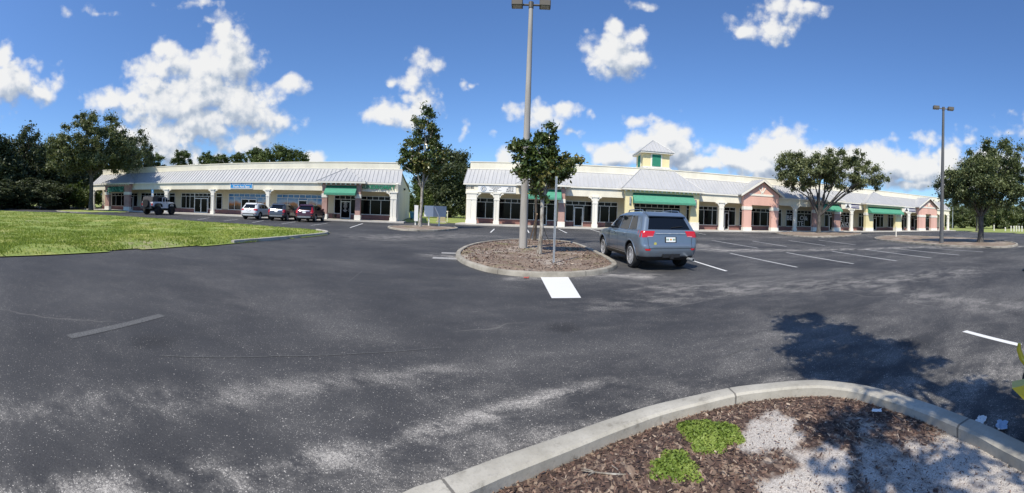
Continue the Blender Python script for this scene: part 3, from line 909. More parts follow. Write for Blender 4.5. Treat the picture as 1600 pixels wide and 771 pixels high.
    def door(self, xa, xb, double=False):
        S = lambda x: self.S(x, self.yw); y = self.yw
        a, b = S(xa), S(xb); zt = 2.3 * self.k
        mb = MB(); mb.box(a, b, y - 0.14, y + 0.05, 0.15, zt)
        d = mb.build('shop_door', M['glass'], self.root)
        f = MB(); t = 0.05
        f.box(a - t, a + t, y - 0.18, y - 0.10, 0.15, zt + 0.06); f.box(b - t, b + t, y - 0.181, y - 0.10, 0.15, zt + 0.06)
        f.box(a + t, b - t, y - 0.179, y - 0.10, zt - 0.04, zt + 0.06); f.box(a + t, b - t, y - 0.178, y - 0.10, 0.15, 0.28)
        if double:
            c = (a + b) / 2; f.box(c - 0.06, c + 0.06, y - 0.177, y - 0.10, 0.28, zt - 0.04)
        f.build('door_frame', M['frame'], d)
        h = MB(); hs = [b - 0.14] if not double else [(a + b) / 2 - 0.13, (a + b) / 2 + 0.13]
        for s in hs[:1]: h.tube([(s, y - 0.20, 0.95), (s, y - 0.22, 1.0), (s, y - 0.22, 1.3), (s, y - 0.20, 1.35)], 0.014, 6)
        h.build('door_handle', M['galv'], d)
    def pier(self, s0, s1, body, cap, zcap=None, base_h=0.55, y0=-0.75, y1=-0.26, top=None):
        top = top or 3.95 * self.k
        mb = MB(); mb.cbox(s0, s1, y0, y1, 0.145 + base_h, top, 0.012)
        o = mb.build('pier', body, self.root)
        mb = MB(); mb.cbox(s0 - 0.05, s1 + 0.05, y0 - 0.05, y1 + 0.03, -0.02, 0.145 + base_h, 0.015); mb.build('plinth', cap, o)
        if zcap:
            mb = MB(); mb.cbox(s0 - 0.05, s1 + 0.05, y0 - 0.05, y1 + 0.03, zcap, zcap + 0.42, 0.015); mb.build('capital', cap, o)
    def awning(self, s0, s1, ztop, zbot, y0=-0.78, drop=0.85):
        mb = MB()
        n = max(3, int((s1 - s0) / 1.2))
        yb = y0 - drop
        mb.prism([(y0, ztop), (yb, zbot + 0.22), (yb, zbot), (yb + 0.015, zbot), (yb + 0.015, zbot + 0.2), (y0, ztop - 0.03)], 'x', s0, s1, 0)
        for s in (s0, s1 - 0.02):
            mb.prism([(y0, ztop - 0.002), (yb + 0.01, zbot + 0.21), (yb + 0.01, zbot + 0.01), (y0, zbot + 0.05)], 'x', s + 0.002, s + 0.018, 0)
        for i in range(1, n):
            s = s0 + (s1 - s0) * i / n
            mb.prism([(y0 + 0.01, ztop + 0.006), (yb - 0.004, zbot + 0.226), (yb - 0.004, zbot + 0.0), (yb + 0.01, zbot), (y0 + 0.01, ztop - 0.02)], 'x', s - 0.02, s + 0.02, 0)
        o = mb.build('awning', M['green'], self.root)
        mb = MB(); mb.box(s0 + 0.02, s1 - 0.02, y0 - 0.04, y0 + 0.03, ztop + 0.01, ztop + 0.20)
        mb.build('awning_shade_strip', M['green_shaded'], o)  # dark strip painted in for the awning top lying in eave shade
    def hip(self, s0, s1, over=0.55, y0=-1.2, zpeak=None, flat=None, tilt=0.0):
        """pyramid roof over a portico; flat=(half, y_front, y_back, z) leaves a deck for a cupola"""
        e = self.eave + 0.02; a, b = s0 - over, s1 + over; yb = self.yr
        mid = (a + b) / 2
        mb = MB()
        if flat:
            hw, yf, ybk, zt = flat
            vs = [(a, y0, e), (b, y0, e), (b, ybk + (ybk - yf) * 0 + 2, e), (a, ybk + 2, e), (mid - hw, yf, zt), (mid + hw, yf, zt), (mid + hw, ybk, zt), (mid - hw, ybk, zt)]
            mb.add(vs, [(0, 1, 5, 4), (1, 2, 6, 5), (2, 3, 7, 6), (3, 0, 4, 7), (4, 5, 6, 7), (3, 2, 1, 0)])
        else:
            zt = zpeak or self.ridge + 0.12
            vs = [(a, y0, e), (b, y0, e), (b, yb + 1.2, e), (a, yb + 1.2, e), (mid, yb, zt)]
            mb.add(vs, [(0, 1, 4), (1, 2, 4), (2, 3, 4), (3, 0, 4), (3, 2, 1, 0)])
            hw, yf = 0.0, yb
        half = (b - a) / 2
        n = int((b - a) / 0.44)
        for i in range(1, n):
            s = a + (b - a) * i / n
            q = abs(s - mid)
            t = 1.0 if q <= hw else (half - q) / (half - hw)
            if t < 0.06: continue
            p0 = Vector((s, y0, e)); p1 = Vector((s, y0 + (yf - y0) * t, e + (zt - e) * t))
            mb.prism([(p0.y, p0.z), (p0.y - 0.02, p0.z + 0.045), (p1.y - 0.02, p1.z + 0.045), (p1.y, p1.z)], 'x', s - 0.016, s + 0.016)
        # hip caps
        for sg in (-1, 1):
            mb.tube([(mid + sg * half, y0, e + 0.02), (mid + sg * hw, yf, zt + 0.02)], 0.05, 6)
        o = mb.build('portico_roof', M['roof'], self.root)
        mb = MB()
        mb.box(a, b, y0 - 0.03, y0 + 0.05, e - 0.20, e - 0.02)
        mb.box(a + 0.001, a + 0.06, y0 + 0.05, -0.36, e - 0.201, e - 0.021); mb.box(b - 0.06, b - 0.001, y0 + 0.05, -0.36, e - 0.201, e - 0.021)
        mb.box(a + 0.05, b - 0.05, y0 + 0.05, -0.36, e - 0.17, e - 0.12)
        mb.build('eave_board', M['white'], o)
    def entablature(self, s0, s1, m, z0=None):
        e = self.eave; z0 = z0 or 3.93 * self.k
        mb = MB(); mb.box(s0 - 0.03, s1 + 0.03, -0.78, -0.05, z0, e - 0.15)
        mb.box(s0 - 0.02, s0 + 0.5, -0.05, 0.0, z0, e - 0.16); mb.box(s1 - 0.5, s1 + 0.02, -0.05, 0.0, z0, e - 0.16)
        o = mb.build('entablature', m, self.root)
        n = int((s1 - s0) / 0.5)
        d = MB(); d.box(-0.06, 0.06, -1.12, -0.78, e - 0.34, e - 0.19); dm = d.mesh('eave_bracket', M['white'])
        for i in range(n + 1):
            link('eave_bracket', dm, o, (s0 + (s1 - s0) * i / n, 0, 0))
    def sconce(self, s, y, z):
        mb = MB(); mb.tube([(s, y - 0.1, z - 0.35), (s, y - 0.14, z + 0.35)], 0.11, 8)
        mb.box(s - 0.1, s + 0.1, y - 0.05, y, z - 0.5, z + 0.4)
        mb.build('wall_lamp', M['galv'], self.root)

# ------------------------------------------------------------------ right wing
A = Strip('strip_mall', 'long cream shop row with a small yellow louvred tower on its roof', 850, 42.1, 1.0)
sL, sR = A.S(727), A.S(1483)
A.shell(sL, sR, 16.0, A.S(739.5, 2.2) - 0.9, A.S(1476, 2.2), 5.2)
A.walkway(sL, sR)
# end wall on the far right and the wide corner pier on the left
A.column(728, 746, corner=-1)
for a, b in ((771, 781), (924, 934), (1121, 1131), (1237, 1245), (1326, 1333), (1416, 1422), (1466, 1470)): A.column(a, b)
A.column(1478, 1483, corner=1)
# windows and doors
A.window(739.5, 771, (758.6,)); A.window(779, 818, (798,))
A.window(824, 866, (834, 845.5, 853.5), door=(846, 854))
A.window(883.5, 924, (896, 912), door=(897.5, 910)); A.window(934, 964, (937.5, 951.5))
A.window(990, 1062, (1000, 1036, 1049), door=(1009, 1036), double=True); A.window(1072, 1079)
A.window(1091, 1120, (1099.5, 1112.5)); A.window(1131, 1148.5, (1138,), door=(1131.6, 1137.5)); A.window(1155, 1162)
A.window(1173, 1203, (1176.5, 1187.5, 1199)); A.window(1214, 1220.5)
A.window(1228, 1239, (), letters=((1233.2, 'BE', 1.92, 0.95),))
A.window(1245, 1267, (1256.5,), letters=((1252.8, 'O', 1.95, 0.95), (1259.3, '&', 1.95, 0.9), (1251, 'TE', 1.12, 0.95), (1258.3, '.', 1.0, 0.95)))
A.window(1288, 1302, (1294,), door=(1295, 1301))
A.window(1311, 1327, (1318.5,), letters=((1314.5, 'E', 1.9, 0.95), (1323.5, 'T', 1.9, 0.95), (1316.5, 'A', 1.12, 0.95), (1323, 'IO', 1.12, 0.95)))
A.window(1341, 1351, (1346,)); A.window(1363, 1380, (1369, 1375), door=(1363.5, 1368)); A.window(1387, 1396, (1391.5,))
A.window(1407, 1416, (1412,), door=(1407.5, 1411.5)); A.window(1423, 1433, (1428,), door=(1428.5, 1432.5)); A.window(1444, 1453, (1448,))
# first portico: brick piers, hip roof and green awning
def brick_portico(B, xl0, xl1, xr0, xr1, body, zp=None, awn=True, dark=False):
    a0, a1, b0, b1 = B.S(xl0, -0.4), B.S(xl1, -0.4), B.S(xr0, -0.4), B.S(xr1, -0.4)
    B.pier(a0, a1, body, M['white'], 2.72 * B.k); B.pier(b0, b1, body, M['white'], 2.72 * B.k)
    B.entablature(a0, b1, body)
    B.hip(a0, b1, zpeak=zp)
    if awn: B.awning(a0 + 0.42, b1 - 0.42, 3.92 * B.k, 3.02 * B.k)
    return a0, b1
brick_portico(A, 814, 823, 872, 882, M['brick'])
# tower portico
t0, t1 = A.S(975.5, -0.4), A.S(1090, -0.4)
A.pier(t0, A.S(990, -0.4), M['yellow'], M['white'], None, 0.9, top=4.45); A.pier(A.S(1077, -0.4), t1, M['yellow'], M['white'], None, 0.9, top=4.45)
A.entablature(t0, t1, M['yellow'], 3.98)
tm = (t0 + t1) / 2
A.hip(t0, t1, over=0.45, flat=(1.72, 2.5, 5.9, 7.5))
A.awning(A.S(988, -0.8), A.S(1083, -0.8), 3.95, 2.98)
A.sconce(A.S(984, -0.75), -0.76, 3.3); A.sconce(A.S(1086, -0.75), -0.76, 3.3)
def cupola():
    hw = 1.68; y0, y1 = 2.55, 5.91; z0, z1 = 7.5, 9.22
    cx = tm
    mb = MB(); mb.box(cx - hw, cx + hw, y0, y1, z0 - 0.1, z1)
    c = mb.build('cupola', M['yellow'], A.root)
    mb = MB(); mb.box(cx - hw - 0.06, cx + hw + 0.06, y0 - 0.06, y1 + 0.06, z0 - 0.12, z0 + 0.12)
    mb.box(cx - hw - 0.42, cx + hw + 0.42, y0 - 0.42, y1 + 0.42, z1, z1 + 0.16)
    # louvre casings
    mb.box(cx - 0.72, cx + 0.72, y0 - 0.05, y0, z0 + 0.05, z1 - 0.02)
    mb.box(cx - hw - 0.05, cx - hw, (y0 + y1) / 2 - 0.72, (y0 + y1) / 2 + 0.72, z0 + 0.12, z1 - 0.02)
    mb.build('cupola_trim', M['white'], c)
    lv = MB(); n = 12
    lv.box(cx - 0.55, cx + 0.55, y0 - 0.07, y0 - 0.05, z0 + 0.18, z1 - 0.12)
    for i in range(n):
        z = z0 + 0.2 + (z1 - z0 - 0.34) * i / n
        lv.prism([(y0 - 0.07, z + 0.1), (y0 - 0.115, z), (y0 - 0.07, z)], 'x', cx - 0.54, cx + 0.54)
    lv.build('louver', M['green_paint'], c)
    lv = MB(); ym = (y0 + y1) / 2
    lv.box(cx - hw - 0.07, cx - hw - 0.05, ym - 0.55, ym + 0.55, z0 + 0.18, z1 - 0.12)
    for i in range(n):
        z = z0 + 0.2 + (z1 - z0 - 0.34) * i / n
        lv.prism([(cx - hw - 0.07, z + 0.1), (cx - hw - 0.115, z), (cx - hw - 0.07, z)], 'y', ym - 0.54, ym + 0.54)
    lv.build('louver', M['green_paint'], c)
    r = MB(); e = hw + 0.5; ye0, ye1 = y0 - 0.5, y1 + 0.5; zb = z1 + 0.17; zt = 11.15
    r.add([(cx - e, ye0, zb), (cx + e, ye0, zb), (cx + e, ye1, zb), (cx - e, ye1, zb), (cx, ym, zt)], [(0, 1, 4), (1, 2, 4), (2, 3, 4), (3, 0, 4), (3, 2, 1, 0)])
    for i in range(1, 10):
        s = -e + 2 * e * i / 10; t = (e - abs(s)) / e
        r.prism([(ye0, zb), (ye0 - 0.03, zb + 0.05), (ye0 + (ym - ye0) * t - 0.03, zb + (zt - zb) * t + 0.05), (ye0 + (ym - ye0) * t, zb + (zt - zb) * t)], 'x', cx + s - 0.016, cx + s + 0.016)
        yy = ym + s
        r.prism([(cx - e, zb), (cx - e - 0.03, zb + 0.05), (cx - e + e * t - 0.03, zb + (zt - zb) * t + 0.05), (cx - e + e * t, zb + (zt - zb) * t)], 'y', yy - 0.016, yy + 0.016)
    for sx in (-1, 1):
        r.tube([(cx + sx * e, ye0, zb + 0.02), (cx, ym, zt + 0.02)], 0.05, 6)
    r.build('cupola_roof', M['roof'], c)
cupola()
def gable(B, xl0, xl1, xr0, xr1, zpk):
    a0, a1, b0, b1 = B.S(xl0, -0.4), B.S(xl1, -0.4), B.S(xr0, -0.4), B.S(xr1, -0.4)
    B.pier(a0, a1, M['pink'], M['white'], 2.78, 0.45, top=3.4); B.pier(b0, b1, M['pink'], M['white'], 2.78, 0.45, top=3.4)
    mid = (a0 + b1) / 2; e = 4.6
    ov = 0.6; ax, bx = a0 - ov, b1 + ov
    def zr(s): return zpk - (zpk - e) * abs(s - mid) / (bx - mid)
    mb = MB()
    mb.prism([(a0 - 0.02, 3.4), (b1 + 0.02, 3.4), (b1 + 0.02, zr(b1) - 0.16), (mid, zpk - 0.16), (a0 - 0.02, zr(a0) - 0.16)], 'y', -0.72, -0.08)
    w = mb.build('gable_wall', M['pink'], B.root)
    t = MB()
    t.box(a0 + 0.75, b1 - 0.75, -0.78, -0.72, e - 0.02, e + 0.24)
    for ang in (-33, 0, 33):
        L = 0.98
        dx, dz = math.sin(R(ang)) * L, math.cos(R(ang)) * L
        nx, nz = math.cos(R(ang)) * 0.07, -math.sin(R(ang)) * 0.07
        t.prism([(mid - nx, e + 0.24 - nz), (mid + nx, e + 0.24 + nz), (mid + nx + dx, e + 0.24 + nz + dz), (mid - nx + dx, e + 0.24 - nz + dz)], 'y', -0.775, -0.72)
    t.build('sunburst_trim', M['white'], w)
    r = MB(); y0, y1 = -1.15, B.yr + 0.4
    th = 0.1
    r.prism([(ax, e - 0.02), (mid, zpk), (bx, e - 0.02), (bx, e + th), (mid, zpk + th + 0.03), (ax, e + th)], 'y', y0, y1)
    n = 7
    for i in range(n):
        y = y0 + (y1 - y0) * i / (n - 1) * 0.98
        for sg in (-1, 1):
            s0_, s1_ = (ax, mid) if sg < 0 else (bx, mid)
            r.prism([(s0_, e + th), (s1_, zpk + th + 0.03), (s1_, zpk + th + 0.075), (s0_, e + th + 0.045)], 'y', y, y + 0.032)
    ro = r.build('portico_roof', M['roof'], B.root)
    t = MB()
    t.prism([(ax - 0.03, e - 0.2), (mid, zpk - 0.2), (bx + 0.03, e - 0.2), (bx + 0.03, e + 0.05), (mid, zpk + 0.07), (ax - 0.03, e + 0.05)], 'y', y0 - 0.05, y0 - 0.002)
    t.build('rake_board', M['white'], ro)
gable(A, 1160, 1172, 1203, 1214, 6.62)
brick_portico(A, 1269, 1277.5, 1301, 1311, M['brick'])
brick_portico(A, 1350.5, 1362, 1397, 1406.5, M['yellow'], zp=6.9)
gable(A, 1434, 1444, 1453, 1462, 6.62)
# signs on the fascia
def sign_board(B, xa, xb, za, zb, m, y=-0.08):
    mb = MB(); mb.box(B.S(xa), B.S(xb), y, -0.02, za, zb)
    return mb.build('sign_board', m, B.root)
def banner():
    za, zb = 3.66, 4.38
    o = sign_board(A, 746, 805, za, zb, M['sign_white'])
    s0, s1 = A.S(746), A.S(805); y = -0.085
    seal = MB(); cx = s0 + 0.62; cz = (za + zb) / 2
    seal.lathe([(0.32, 0.0), (0.32, -0.008), (0.0, -0.008)], 28, 'y', (cx, y, cz)); seal.build('seal', M['ink_blue'], o)
    seal = MB(); seal.lathe([(0.26, 0), (0.26, -0.004), (0.2, -0.004), (0.2, 0)], 28, 'y', (cx, y - 0.008, cz)); seal.build('seal_ring', M['sign_white'], o)
    seal = MB(); seal.prism([(cx - 0.09, cz + 0.02), (cx + 0.09, cz + 0.09), (cx + 0.12, cz - 0.02), (cx + 0.02, cz - 0.13), (cx - 0.05, cz - 0.06)], 'y', y - 0.012, y - 0.008); seal.build('seal_emblem', M['sign_white'], o)
    rr = random.Random(4)
    t = MB()
    def line(cx, z, w, h):
        x = cx - w / 2
        while x < cx + w / 2:
            n = rr.randint(3, 7)
            for _ in range(n):
                ww = h * rr.uniform(0.45, 0.75)
                if x + ww > cx + w / 2: return
                hh = h * rr.choice((1, 1, 0.72, 0.72, 0.72))
                t.box(x, x + ww * 0.72, y - 0.004, y + 0.005, z, z + hh); x += ww
            x += h * 0.5
    mid = s0 + 1.95
    for i, w in enumerate((1.35, 0.85, 0.55, 1.35, 0.5)): line(mid, zb - 0.17 - i * 0.125, w, 0.075)
    mid = s1 - 0.62
    for i, w in enumerate((0.62, 0.7, 0.55, 0.85)): line(mid + (0.08 if i < 3 else -0.02), zb - 0.19 - i * 0.145, w, 0.10)
    t.prism([(mid - 0.42, zb - 0.45), (mid - 0.25, zb - 0.45), (mid - 0.335, zb - 0.22)], 'y', y - 0.006, y + 0.004)
    t.build('sign_lettering', M['ink'], o)
banner()
text('house_number', '20180', 0.40, A.root, (A.S(732.5), -0.03, 4.12), M['ink'], 0.01, 0.008)
def ac_sign(xa, xb, xe):
    o = sign_board(A, xa - 0.2, xb, 3.72, 4.42, M['sign_white'])
    s0, s1 = A.S(xa), A.S(xb); L = s1 - s0
    t = MB()
    t.box(s0 + L * 0.40, s1 - 0.03, -0.09, -0.075, 4.22, 4.39); t.box(s0 + L * 0.40, s1 - 0.03, -0.09, -0.075, 3.75, 3.92)
    t.box(s0 + L * 0.42, s1 - 0.1, -0.088, -0.075, 4.02, 4.12)
    t.build('sign_lettering', M['ink_purple'], o)
    e = MB(); c = s0 + L * 0.17; w = L * 0.14
    e.prism([(c - w, 3.8), (c + w, 3.8), (c + w, 3.93), (c + w * 0.45, 4.0), (c + w * 0.4, 4.2), (c, 4.36), (c - w * 0.4, 4.2), (c - w * 0.45, 4.0), (c - w, 3.93)], 'y', -0.09, -0.075)
    e.build('emblem', M['ink'], o)
ac_sign(1320, 1342, 1325); ac_sign(1413, 1429.5, 1416)

# ------------------------------------------------------------------ left wing
B = Strip('strip_mall', 'cream shop row with a blue pool shop sign and green laundry letters', 670, 41.0, 0.915)
bL, bR = B.S(145.5), B.S(621)
B.shell(bL, bR, 24.0, B.S(159.5, 2.2), bR - 0.05, 4.5)
B.walkway(bL, bR)
mb = MB()
mb.prism([(0.24, 0.0), (0.24, B.soffit), (-0.02, B.soffit), (-0.3, B.eave - 0.1), (B.yr, B.ridge - 0.06), (B.yr + 1.2, B.ridge - 0.1), (24.2, 4.45), (24.2, 0.0)], 'x', bR - 0.22, bR + 0.02)
ew = mb.build('end_wall', M['cream'], B.root)
mb = MB(); mb.prism([(B.yr + 0.6, B.ridge + 0.0), (B.yr + 0.6, B.ridge - 0.16), (24.5, 4.32), (24.5, 4.56)], 'x', bR + 0.022, bR + 0.12)
mb.build('rake_trim', M['bronze'], ew)
mb = MB(); mb.box(bR + 0.02, bR + 0.25, 8.5, 9.0, 3.9, 4.15); mb.build('wall_lamp', M['bronze'], B.root)
for a, b in ((257, 265), (329, 337), (415, 423)): B.column(a, b)
B.column(609, 620.5, corner=1); B.column(145.5, 149, corner=-1)
def beach_window():
    m, nt, b = new_mat('printed_beach_film')
    tc = nt.new('ShaderNodeTexCoord').outputs['Object']
    sp = nt.new('ShaderNodeSeparateXYZ'); nt.link(tc, sp.inputs[0])
    w = nt.math('MULTIPLY_ADD', nt.noise(tc, 0.9, 5, 0.6), 1.3, sp.outputs[2])
    c = nt.ramp(nt.math('MULTIPLY', w, 0.27), [(0.30, (0.02, 0.02, 0.03)), (0.50, (0.10, 0.07, 0.05)), (0.60, (0.40, 0.16, 0.05)), (0.70, (0.30, 0.40, 0.50)), (0.80, (0.06, 0.20, 0.42)), (1.0, (0.03, 0.12, 0.30))])
    nt.link(c, b.inputs['Base Color']); b.inputs['Roughness'].default_value = 0.12
    return m
M['beach'] = beach_window()
B.window(175, 195, (181.5, 190)); B.window(204, 215, (209,), door=(204.5, 208.5)); B.window(221, 257, (231, 240, 249)); B.window(265, 273.5)
B.window(283.5, 304, (291, 297)); B.window(304.5, 330, (326,), door=(305, 325), double=True); B.window(338, 347)
B.window(357.5, 416, (366.5, 377, 401, 411), tint=M['beach'], door=(378, 401), double=True)
B.window(432.5, 504.5, (449, 466, 480.5, 495), tint=M['beach'], door=(467, 480))
B.window(522.5, 556, (532.5, 548), door=(533, 547.5)); B.window(563.5, 610, (578.7, 595))
# white text on the door glass
dt = MB(); rr = random.Random(3)
for i in range(9):
    z = 2.0 - i * 0.13; w = rr.uniform(0.25, 0.6); c = B.S(540.3, 2.2)
    n = int(w / 0.07)
    for j in range(n): dt.box(c - w / 2 + j * 0.07, c - w / 2 + j * 0.07 + 0.05, B.yw - 0.147, B.yw - 0.138, z, z + 0.07)
dt.build('door_lettering', M['letters_white'], B.root)
brick_portico(B, 504, 512, 555.5, 563.5, M['brick'])
brick_portico(B, 166.5, 172.5, 196, 204, M['brick'], awn=False)
# green lettered awning on the far left portico: printed foliage pattern
def leafy_sign():
    m, nt, b = new_mat('green_printed_canvas')
    tc = nt.new('ShaderNodeTexCoord').outputs['Object']
    c = nt.mix(nt.step(nt.noise(tc, 3.2, 4, 0.7), 0.5, 0.58), (0.01, 0.10, 0.055, 1), (0.12, 0.34, 0.22, 1))
    nt.link(c, b.inputs['Base Color']); b.inputs['Roughness'].default_value = 0.7
    a, b_ = B.S(169, -0.8), B.S(193, -0.8)
    mb = MB(); mb.prism([(-0.79, 3.75), (-1.15, 2.98), (-1.15, 2.88), (-0.79, 2.88)], 'x', a, b_)
    mb.build('awning', m, B.root)
leafy_sign()
o = sign_board(B, 360, 393.5, 3.42, 4.16, M['blue_sign'])
text('sign_lettering', 'Southern Paradise', 0.36, o, (B.S(376.7), -0.09, 3.97), M['sign_white'], 0.006, 0.008)
text('sign_lettering', 'Pools And Spas', 0.36, o, (B.S(376.7), -0.09, 3.60), M['sign_white'], 0.006, 0.008)
mb = MB(); a, b = B.S(360), B.S(393.5)
mb.box(a - 0.06, b + 0.06, -0.1, -0.02, 4.16, 4.22); mb.box(a - 0.06, b + 0.06, -0.1, -0.02, 3.36, 3.42); mb.box(a - 0.06, a, -0.1, -0.02, 3.42, 4.16); mb.box(b, b + 0.06, -0.1, -0.02, 3.42, 4.16)
mb.build('sign_frame', M['sign_white'], o)
text('sign_lettering', 'LAUNDROMAT', 0.60, B.root, (B.S(586.5), -0.10, 3.72), M['letter_green'], 0.06, 0.012)
# flower pot by the door of the brick portico
mb = MB(); mb.lathe([(0.16, 0), (0.24, 0.42), (0.27, 0.44), (0.27, 0.5), (0.2, 0.5), (0.19, 0.4), (0.0, 0.4)], 16)
p = B.world(B.S(523.5, 1.8), 1.6, 0.146)
tag(mb.build('planter', M['black'], loc=p, smooth=True), 'small black planter pot on the walkway beside the lettered door', 'planter')
# ================================================================== TREES
def bark(name, c1, c2, sc=6.0):
    m, nt, b = new_mat(name)
    tc = nt.new('ShaderNodeTexCoord').outputs['Object']
    mp = nt.new('ShaderNodeMapping'); mp.inputs['Scale'].default_value = (1, 1, 0.35); nt.link(tc, mp.inputs[0])
    n = nt.noise(mp.outputs[0], sc, 5, 0.7)
    nt.link(nt.mix(nt.step(n, 0.35, 0.65), (*c1, 1), (*c2, 1)), b.inputs['Base Color'])
    b.inputs['Roughness'].default_value = 0.95; b.inputs['Specular IOR Level'].default_value = 0.15
    nt.link(nt.bump(n, 0.7, 0.03), b.inputs['Normal'])
    return m
M['bark_oak'] = bark('oak_bark', (0.060, 0.055, 0.050), (0.135, 0.128, 0.118))
M['bark_lichen'] = bark('lichen_bark', (0.16, 0.13, 0.10), (0.44, 0.42, 0.37), 9)
M['bark_dark'] = bark('dark_bark', (0.05, 0.04, 0.032), (0.11, 0.09, 0.07))
L_OAK = leaf_mat('live_oak_leaves', (0.065, 0.081, 0.036), (0.136, 0.160, 0.069), (0.299, 0.318, 0.154), rough=0.5, trans=0.28, tone=0.35)
L_OAK2 = leaf_mat('holly_leaves', (0.057, 0.077, 0.033), (0.120, 0.149, 0.061), (0.271, 0.299, 0.136), rough=0.42, trans=0.26, tone=0.6)
L_MAG = leaf_mat('magnolia_leaves', (0.033, 0.057, 0.018), (0.088, 0.128, 0.033), (0.271, 0.226, 0.076), rough=0.28, trans=0.12, spec=0.6, tone=0.9)
L_DARK = leaf_mat('dark_evergreen_leaves', (0.032, 0.045, 0.021), (0.073, 0.092, 0.042), (0.155, 0.178, 0.082), rough=0.6, trans=0.15, tone=0.22)
L_PINE = leaf_mat('pine_needles', (0.043, 0.065, 0.022), (0.087, 0.123, 0.038), (0.174, 0.217, 0.072), rough=0.6, trans=0.2, tone=0.25)
L_BRIGHT = leaf_mat('bright_shrub_leaves', (0.04, 0.065, 0.013), (0.085, 0.125, 0.026), (0.17, 0.20, 0.05), rough=0.5, trans=0.25, tone=0.4)
L_WEED = leaf_mat('weed_leaves', (0.10, 0.16, 0.022), (0.20, 0.28, 0.05), (0.36, 0.44, 0.11), rough=0.5, trans=0.3, tone=6.0)

def leaf_cloud(clumps, per, size, aspect=0.5, up=0.35, shell=0.0):
    """clumps: (N,4) centre+radius; returns (M,4,3) leaf quads"""
    C = np.repeat(clumps[:, :3], per, axis=0); r = np.repeat(clumps[:, 3], per)
    N = len(C)
    d = rng.normal(0, 1, (N, 3)); d /= np.linalg.norm(d, axis=1)[:, None]
    rad = np.clip(np.abs(rng.normal(0, 0.58, N)) + 0.12, 0, 1.75) * r
    P = C + d * rad[:, None] * np.array([1, 1, 0.78])
    nrm = rng.normal(0, 1, (N, 3)) + d * 0.6; nrm[:, 2] += up * 2
    nrm /= np.linalg.norm(nrm, axis=1)[:, None]
    t = rng.normal(0, 1, (N, 3)); a = np.cross(nrm, t); a /= np.linalg.norm(a, axis=1)[:, None] + 1e-9
    b = np.cross(nrm, a)
    s = size * rng.uniform(0.6, 1.35, N)
    a = a * s[:, None]; b = b * (s * aspect)[:, None]
    bend = nrm * (s * 0.18)[:, None]
    return np.stack([P - a - bend, P + b * 1.0 + bend * 0.4, P + a - bend, P - b * 1.0 + bend * 0.4], 1)

def clumps_in(lobes, n, rmin, rmax, hollow=0.35):
    out = []
    w = np.array([l[3] * l[4] * l[5] for l in lobes]); w = w / w.sum()
    while len(out) < n:
        l = lobes[rng.choice(len(lobes), p=w)]
        d = rng.normal(0, 1, 3); d /= np.linalg.norm(d)
        q = (hollow + (1 - hollow) * rng.random()) ** 0.6
        p = np.array(l[:3]) + d * np.array(l[3:6]) * q
        out.append([*p, rng.uniform(rmin, rmax) * (1.3 - 0.55 * q)])
    return np.array(out)

def tree(name, label, cat, base, lobes, n_cl, cr, per, leaf, lm, trunk, barkm, fork=2.0, limbs=9, lean=(0, 0), aspect=0.5, group=None, twig=True, up=0.35, multi=False, z0=0.0, clumps=None):
    root = empty(name, (base[0], base[1], z0)); tag(root, label, cat, group)
    cl = clumps_in(lobes, n_cl, cr[0], cr[1]) if clumps is None else clumps
    mb = MB()
    top = Vector((lean[0], lean[1], fork))
    r0 = trunk
    mid = Vector((lean[0] * 0.4 + 0.04, lean[1] * 0.4 - 0.03, fork * 0.5))
    mb.tube([(0, 0, -0.15), (0, 0, 0.1), (mid.x * 0.4, mid.y * 0.4, fork * 0.22), mid, top], [r0 * 1.75, r0 * 1.35, r0 * 1.05, r0 * 0.95, r0 * 0.9], 12)
    zc = max(c[2] for c in cl)
    # main limbs towards a spread of clumps
    order = sorted(range(len(cl)), key=lambda i: math.atan2(cl[i][1], cl[i][0]))
    pick = [order[int(i * len(order) / limbs)] for i in range(limbs)]
    pick += sorted(range(len(cl)), key=lambda i: -cl[i][2])[:2]
    for i in pick:
        e = Vector(cl[i][:3])
        s = top + Vector((0, 0, rng.uniform(-0.25, 0.1) * fork * 0.25))
        h = Vector((e.x - s.x, e.y - s.y, 0))
        m1 = s + (e - s) * 0.35 + Vector((0, 0, (e - s).length * 0.10)) + Vector((*rng.normal(0, 0.06, 2), 0)) * (e - s).length
        m2 = s + (e - s) * 0.7 + Vector((0, 0, (e - s).length * 0.06)) + Vector((*rng.normal(0, 0.06, 2), 0)) * (e - s).length
        rr = r0 * rng.uniform(0.42, 0.62)
        mb.tube([s - Vector((0, 0, 0.15 * fork * 0.3)), m1, m2, e], [rr, rr * 0.7, rr * 0.42, rr * 0.14], 7)
        # secondary boughs
        if twig:
            for _ in range(3):
                near = min(range(len(cl)), key=lambda j: (Vector(cl[j][:3]) - m2).length + rng.uniform(0, 1.5) * cr[1] * 1.5)
                e2 = Vector(cl[near][:3])
                k = m1 + (m2 - m1) * rng.random()
                mm = (k + e2) / 2 + Vector((0, 0, 0.1 * (e2 - k).length))
                mb.tube([k, mm, e2], [rr * 0.4, rr * 0.25, rr * 0.08], 5)
    mb.build('trunk', barkm, root, smooth=True, angle=60)
    V = leaf_cloud(cl, per, leaf, aspect, up)
    link('crown', quads_mesh('crown', V, lm), root)
    return root

